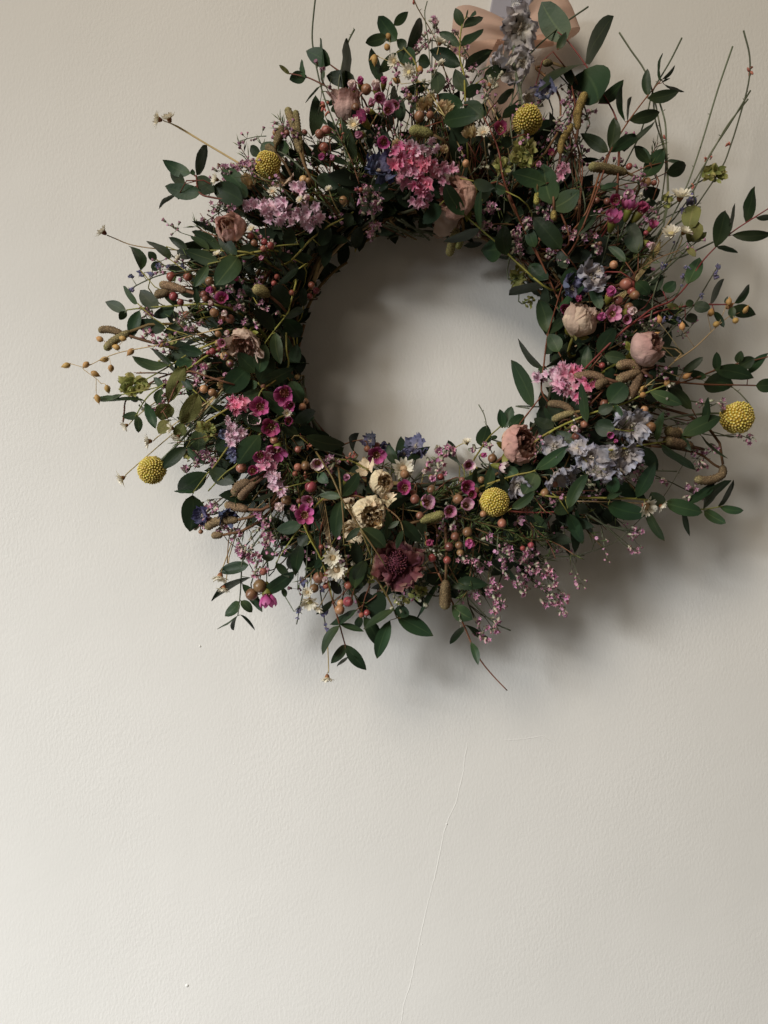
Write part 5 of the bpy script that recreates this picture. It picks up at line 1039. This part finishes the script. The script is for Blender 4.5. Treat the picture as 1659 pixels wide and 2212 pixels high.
for k in range(9): broom('H', [(640 + ru(-80, 160), 60 + ru(-40, 120)), (690 + ru(-60, 120), 380), (720 + ru(-60, 100), 700)], (), .0005, random.choice(('stem_green', 'stem_brown')), -.004)
for k in range(9): broom('G', [(590 - 44 * k + ru(-40, 40), 1205 + ru(-30, 40)), (440 - 46 * k + ru(-40, 40), 1120 + ru(-30, 40)), (260 - 40 * k, 1030 + ru(-40, 60))], (), .0006, random.choice(('stem_green', 'stem_brown')), -.004, False)
# ------------------------------------------------------------------ green bract heads
def hop(c, x, y, rx, ry, n=26, f_=1.7, mk='hop', ax=None, name='green_bract_head'):
    p = at(c, x, y, .003); R_ = size(c, (rx + ry) / 2, p); mb = MB()
    for i in range(int(n * f_)):
        a = ru(0, 6.283); q = math.sqrt(rnd()); b = at(c, x + rx * q * .75 * math.cos(a), y + ry * q * .75 * math.sin(a), .003 + ru(-.004, .004))
        d = ((b - p) * 90 + Vector((ru(-1, 1), ru(-.8, .2), ru(-1, 1))) * .8).normalized(); L = R_ * ru(.5, .85)
        leaf_geo(mb, b - d * L * .4, b + d * L * .6, L * ru(.45, .7), ru(-.9, .9), ru(-.12, .12), .25, ru(-.1, .1), 5, 2, 0, rnd(), .65, .10)
    stem_to_ring(mb, p, radial(p), .0005, 1, 4, 6)
    build(name, mb, [M[mk], M['stem_green']], wreath, origin=p.copy())
hop('E', 680, 865, 140, 95, 34); hop('D', 1215, 1420, 115, 90, 32); hop('C', 960, 1240, 110, 130, 28); hop('C', 780, 1360, 80, 90, 16); hop('Q', 460, 620, 80, 60, 16); hop('Q', 100, 480, 40, 90, 10); hop('Q', 340, 670, 70, 40, 10)
hop('J', 290, 190, 80, 120, 24); hop('J', 380, 390, 55, 60, 10); hop('E', 1270, 1240, 90, 90, 18); hop('E', 970, 500, 70, 70, 12); hop('M', 350, 520, 90, 60, 14); hop('I', 560, 250, 70, 100, 14); hop('E', 1120, 1440, 40, 60, 8); hop('H', 130, 350, 130, 110, 22)

# ------------------------------------------------------------------ ribbon and hook
def ribbon_loop(mb, knot, tip, width, bulge, twist=0.0, nseg=26, m=0):
    a = (tip - knot); L = a.length; a.normalize(); f = Vector((0, -1, 0)); s = a.cross(f).normalized()
    rows = []
    for i in range(nseg + 1):
        t = i / nseg; ang = math.pi * 2 * t
        x = L * (.5 - .5 * math.cos(ang)); y = bulge * math.sin(ang)
        fan = width * (.30 + .70 * min(1, (x / L) * 1.25) ** .8); tw = twist * math.sin(ang * .5)
        row = []
        for j in range(11):
            k = (j / 10 - .5) * 2
            fold = .0016 * math.sin(k * 5 + t * 3) * (1 - .6 * x / L) + .0018 * noise.noise(Vector((k * 2, t * 5, L * 50)))
            row.append(mb.vert(knot + a * x + s * (k * fan * .5) + f * (y + fold + tw * k * width * .3), (j / 10, t), 0))
        rows.append(row)
    for p, q in zip(rows, rows[1:]):
        for j in range(10): mb.face((p[j], p[j + 1], q[j + 1], q[j]), m)
def ribbon_band(mb, pts, width, side, m=0):
    P = smooth_pts(pts, 6); rows = []
    for i, p in enumerate(P):
        t = (P[min(i + 1, len(P) - 1)] - P[max(0, i - 1)]).normalized(); s = (side - t * side.dot(t)).normalized(); n = s.cross(t)
        rows.append([mb.vert(p + s * (k / 8 - .5) * width + n * (.0014 * math.sin(k * .9 + i * .25) + .0008 * noise.noise(Vector((k * .7, i * .3, 2)))), (k / 8, i / len(P)), 0) for k in range(9)])
    for a, b in zip(rows, rows[1:]):
        for j in range(8): mb.face((a[j], a[j + 1], b[j + 1], b[j]), m)
def CW(x, y, d): return W(*pv('C', x, y), d)
rib = bpy.data.objects.new('ribbon', None); rib.empty_display_size = .02
link(rib, None, Matrix.Translation(CW(880, 330, .02)))
rib['label'] = 'peach satin ribbon tied in a bow above the wreath, under the clear hook'; rib['category'] = 'ribbon'
mb = MB(); ribbon_loop(mb, CW(900, 330, .022), CW(372, 240, .026), .0235, .010, .25); build('bow_loop', mb, M['ribbon'], rib, origin=CW(900, 330, .022))
mb = MB(); ribbon_loop(mb, CW(900, 300, .022), CW(1345, 60, .026), .031, .010, -.2); build('bow_loop', mb, M['ribbon'], rib, origin=CW(900, 300, .022))
mb = MB(); ribbon_band(mb, [CW(890, 320, .024), CW(800, 500, .026), CW(760, 720, .022), CW(830, 1050, .018), CW(840, 1200, .015)], .022, Vector((1, 0, .1))); build('tail', mb, M['ribbon'], rib, origin=CW(890, 320, .024))
mb = MB(); ribbon_band(mb, [CW(910, 320, .024), CW(1010, 330, .020), CW(1180, 330, .014)], .010, Vector((0, .4, 1))); build('tail', mb, M['ribbon'], rib, origin=CW(910, 320, .024))
mb = MB()
F = frame((0, -1, 0)); lathe(mb, Matrix.Translation(CW(895, 320, .024)) @ F.to_4x4() @ Matrix.Diagonal((1, 1.2, .8, 1)), [(0, -.006), (.006, -.004), (.0075, 0), (.006, .004), (0, .006)], 12); build('knot', mb, M['ribbon'], rib, origin=CW(895, 320, .024))
# band passing round the ring and showing on the inside edge
gp = at('G', 700, 1190); ga = math.atan2(gp.z - RC.z, gp.x - RC.x); er = Vector((math.cos(ga), 0, math.sin(ga))); et = Vector((-math.sin(ga), 0, math.cos(ga)))
pts = []
for k in range(13):
    b = 2 * math.pi * k / 12 * .95; pts.append(RC + er * (RMAJ - .0225 * math.cos(b) * 1.06) + Vector((0, -(.0235 + .0215 * math.sin(b)), 0)))
pts = [Vector((q.x, min(q.y, -.0015), q.z)) for q in pts]
mb = MB(); ribbon_band(mb, pts, .017, et); build('band', mb, M['ribbon'], rib, origin=pts[0].copy())
hook = bpy.data.objects.new('wall_hook', None); hook.empty_display_size = .02
link(hook, None, Matrix.Translation(CW(860, 0, .001)))
hook['label'] = 'clear plastic stick-on hook on a pale grey backing strip, holding the ribbon'; hook['category'] = 'hook'
# backing plate
mb = MB(); q = [CW(670, 150, .0), CW(960, 190, .0), CW(1080, -160, .0), CW(740, -220, .0)]; off = Vector((0, -.0022, 0))
cx = sum(q, Vector()) / 4; inn = [cx.lerp(v, .94) for v in q]
b = [mb.vert(v + Vector((0, -.0002, 0))) for v in q]; t1 = [mb.vert(v + off * .8) for v in q]; t2 = [mb.vert(v + off) for v in inn]
for j in range(4):
    k = (j + 1) % 4; mb.face((b[j], b[k], t1[k], t1[j])); mb.face((t1[j], t1[k], t2[k], t2[j]))
mb.face(tuple(t2)); build('backing_strip', mb, M['ribbon_g'], hook, smooth=False)
mb = MB(); tube(mb, smooth_pts([CW(900, -140, .004), CW(890, 20, .006), CW(880, 130, .009), CW(885, 190, .016), CW(893, 130, .022), CW(896, 70, .023)], 5), .0034, .0026, 12)
lathe(mb, xform(CW(896, 66, .023), (0, -.2, 1)), [(.0026, -.001), (.0034, .0005), (.0030, .0022), (.0015, .0033), (0, .0036)], 12)
build('hook_arm', mb, M['glass'], hook)
print('objects', len(bpy.data.objects), 'florets', NFL[0], 'tris', sum(len(p.vertices) - 2 for m in bpy.data.meshes for p in m.polygons))
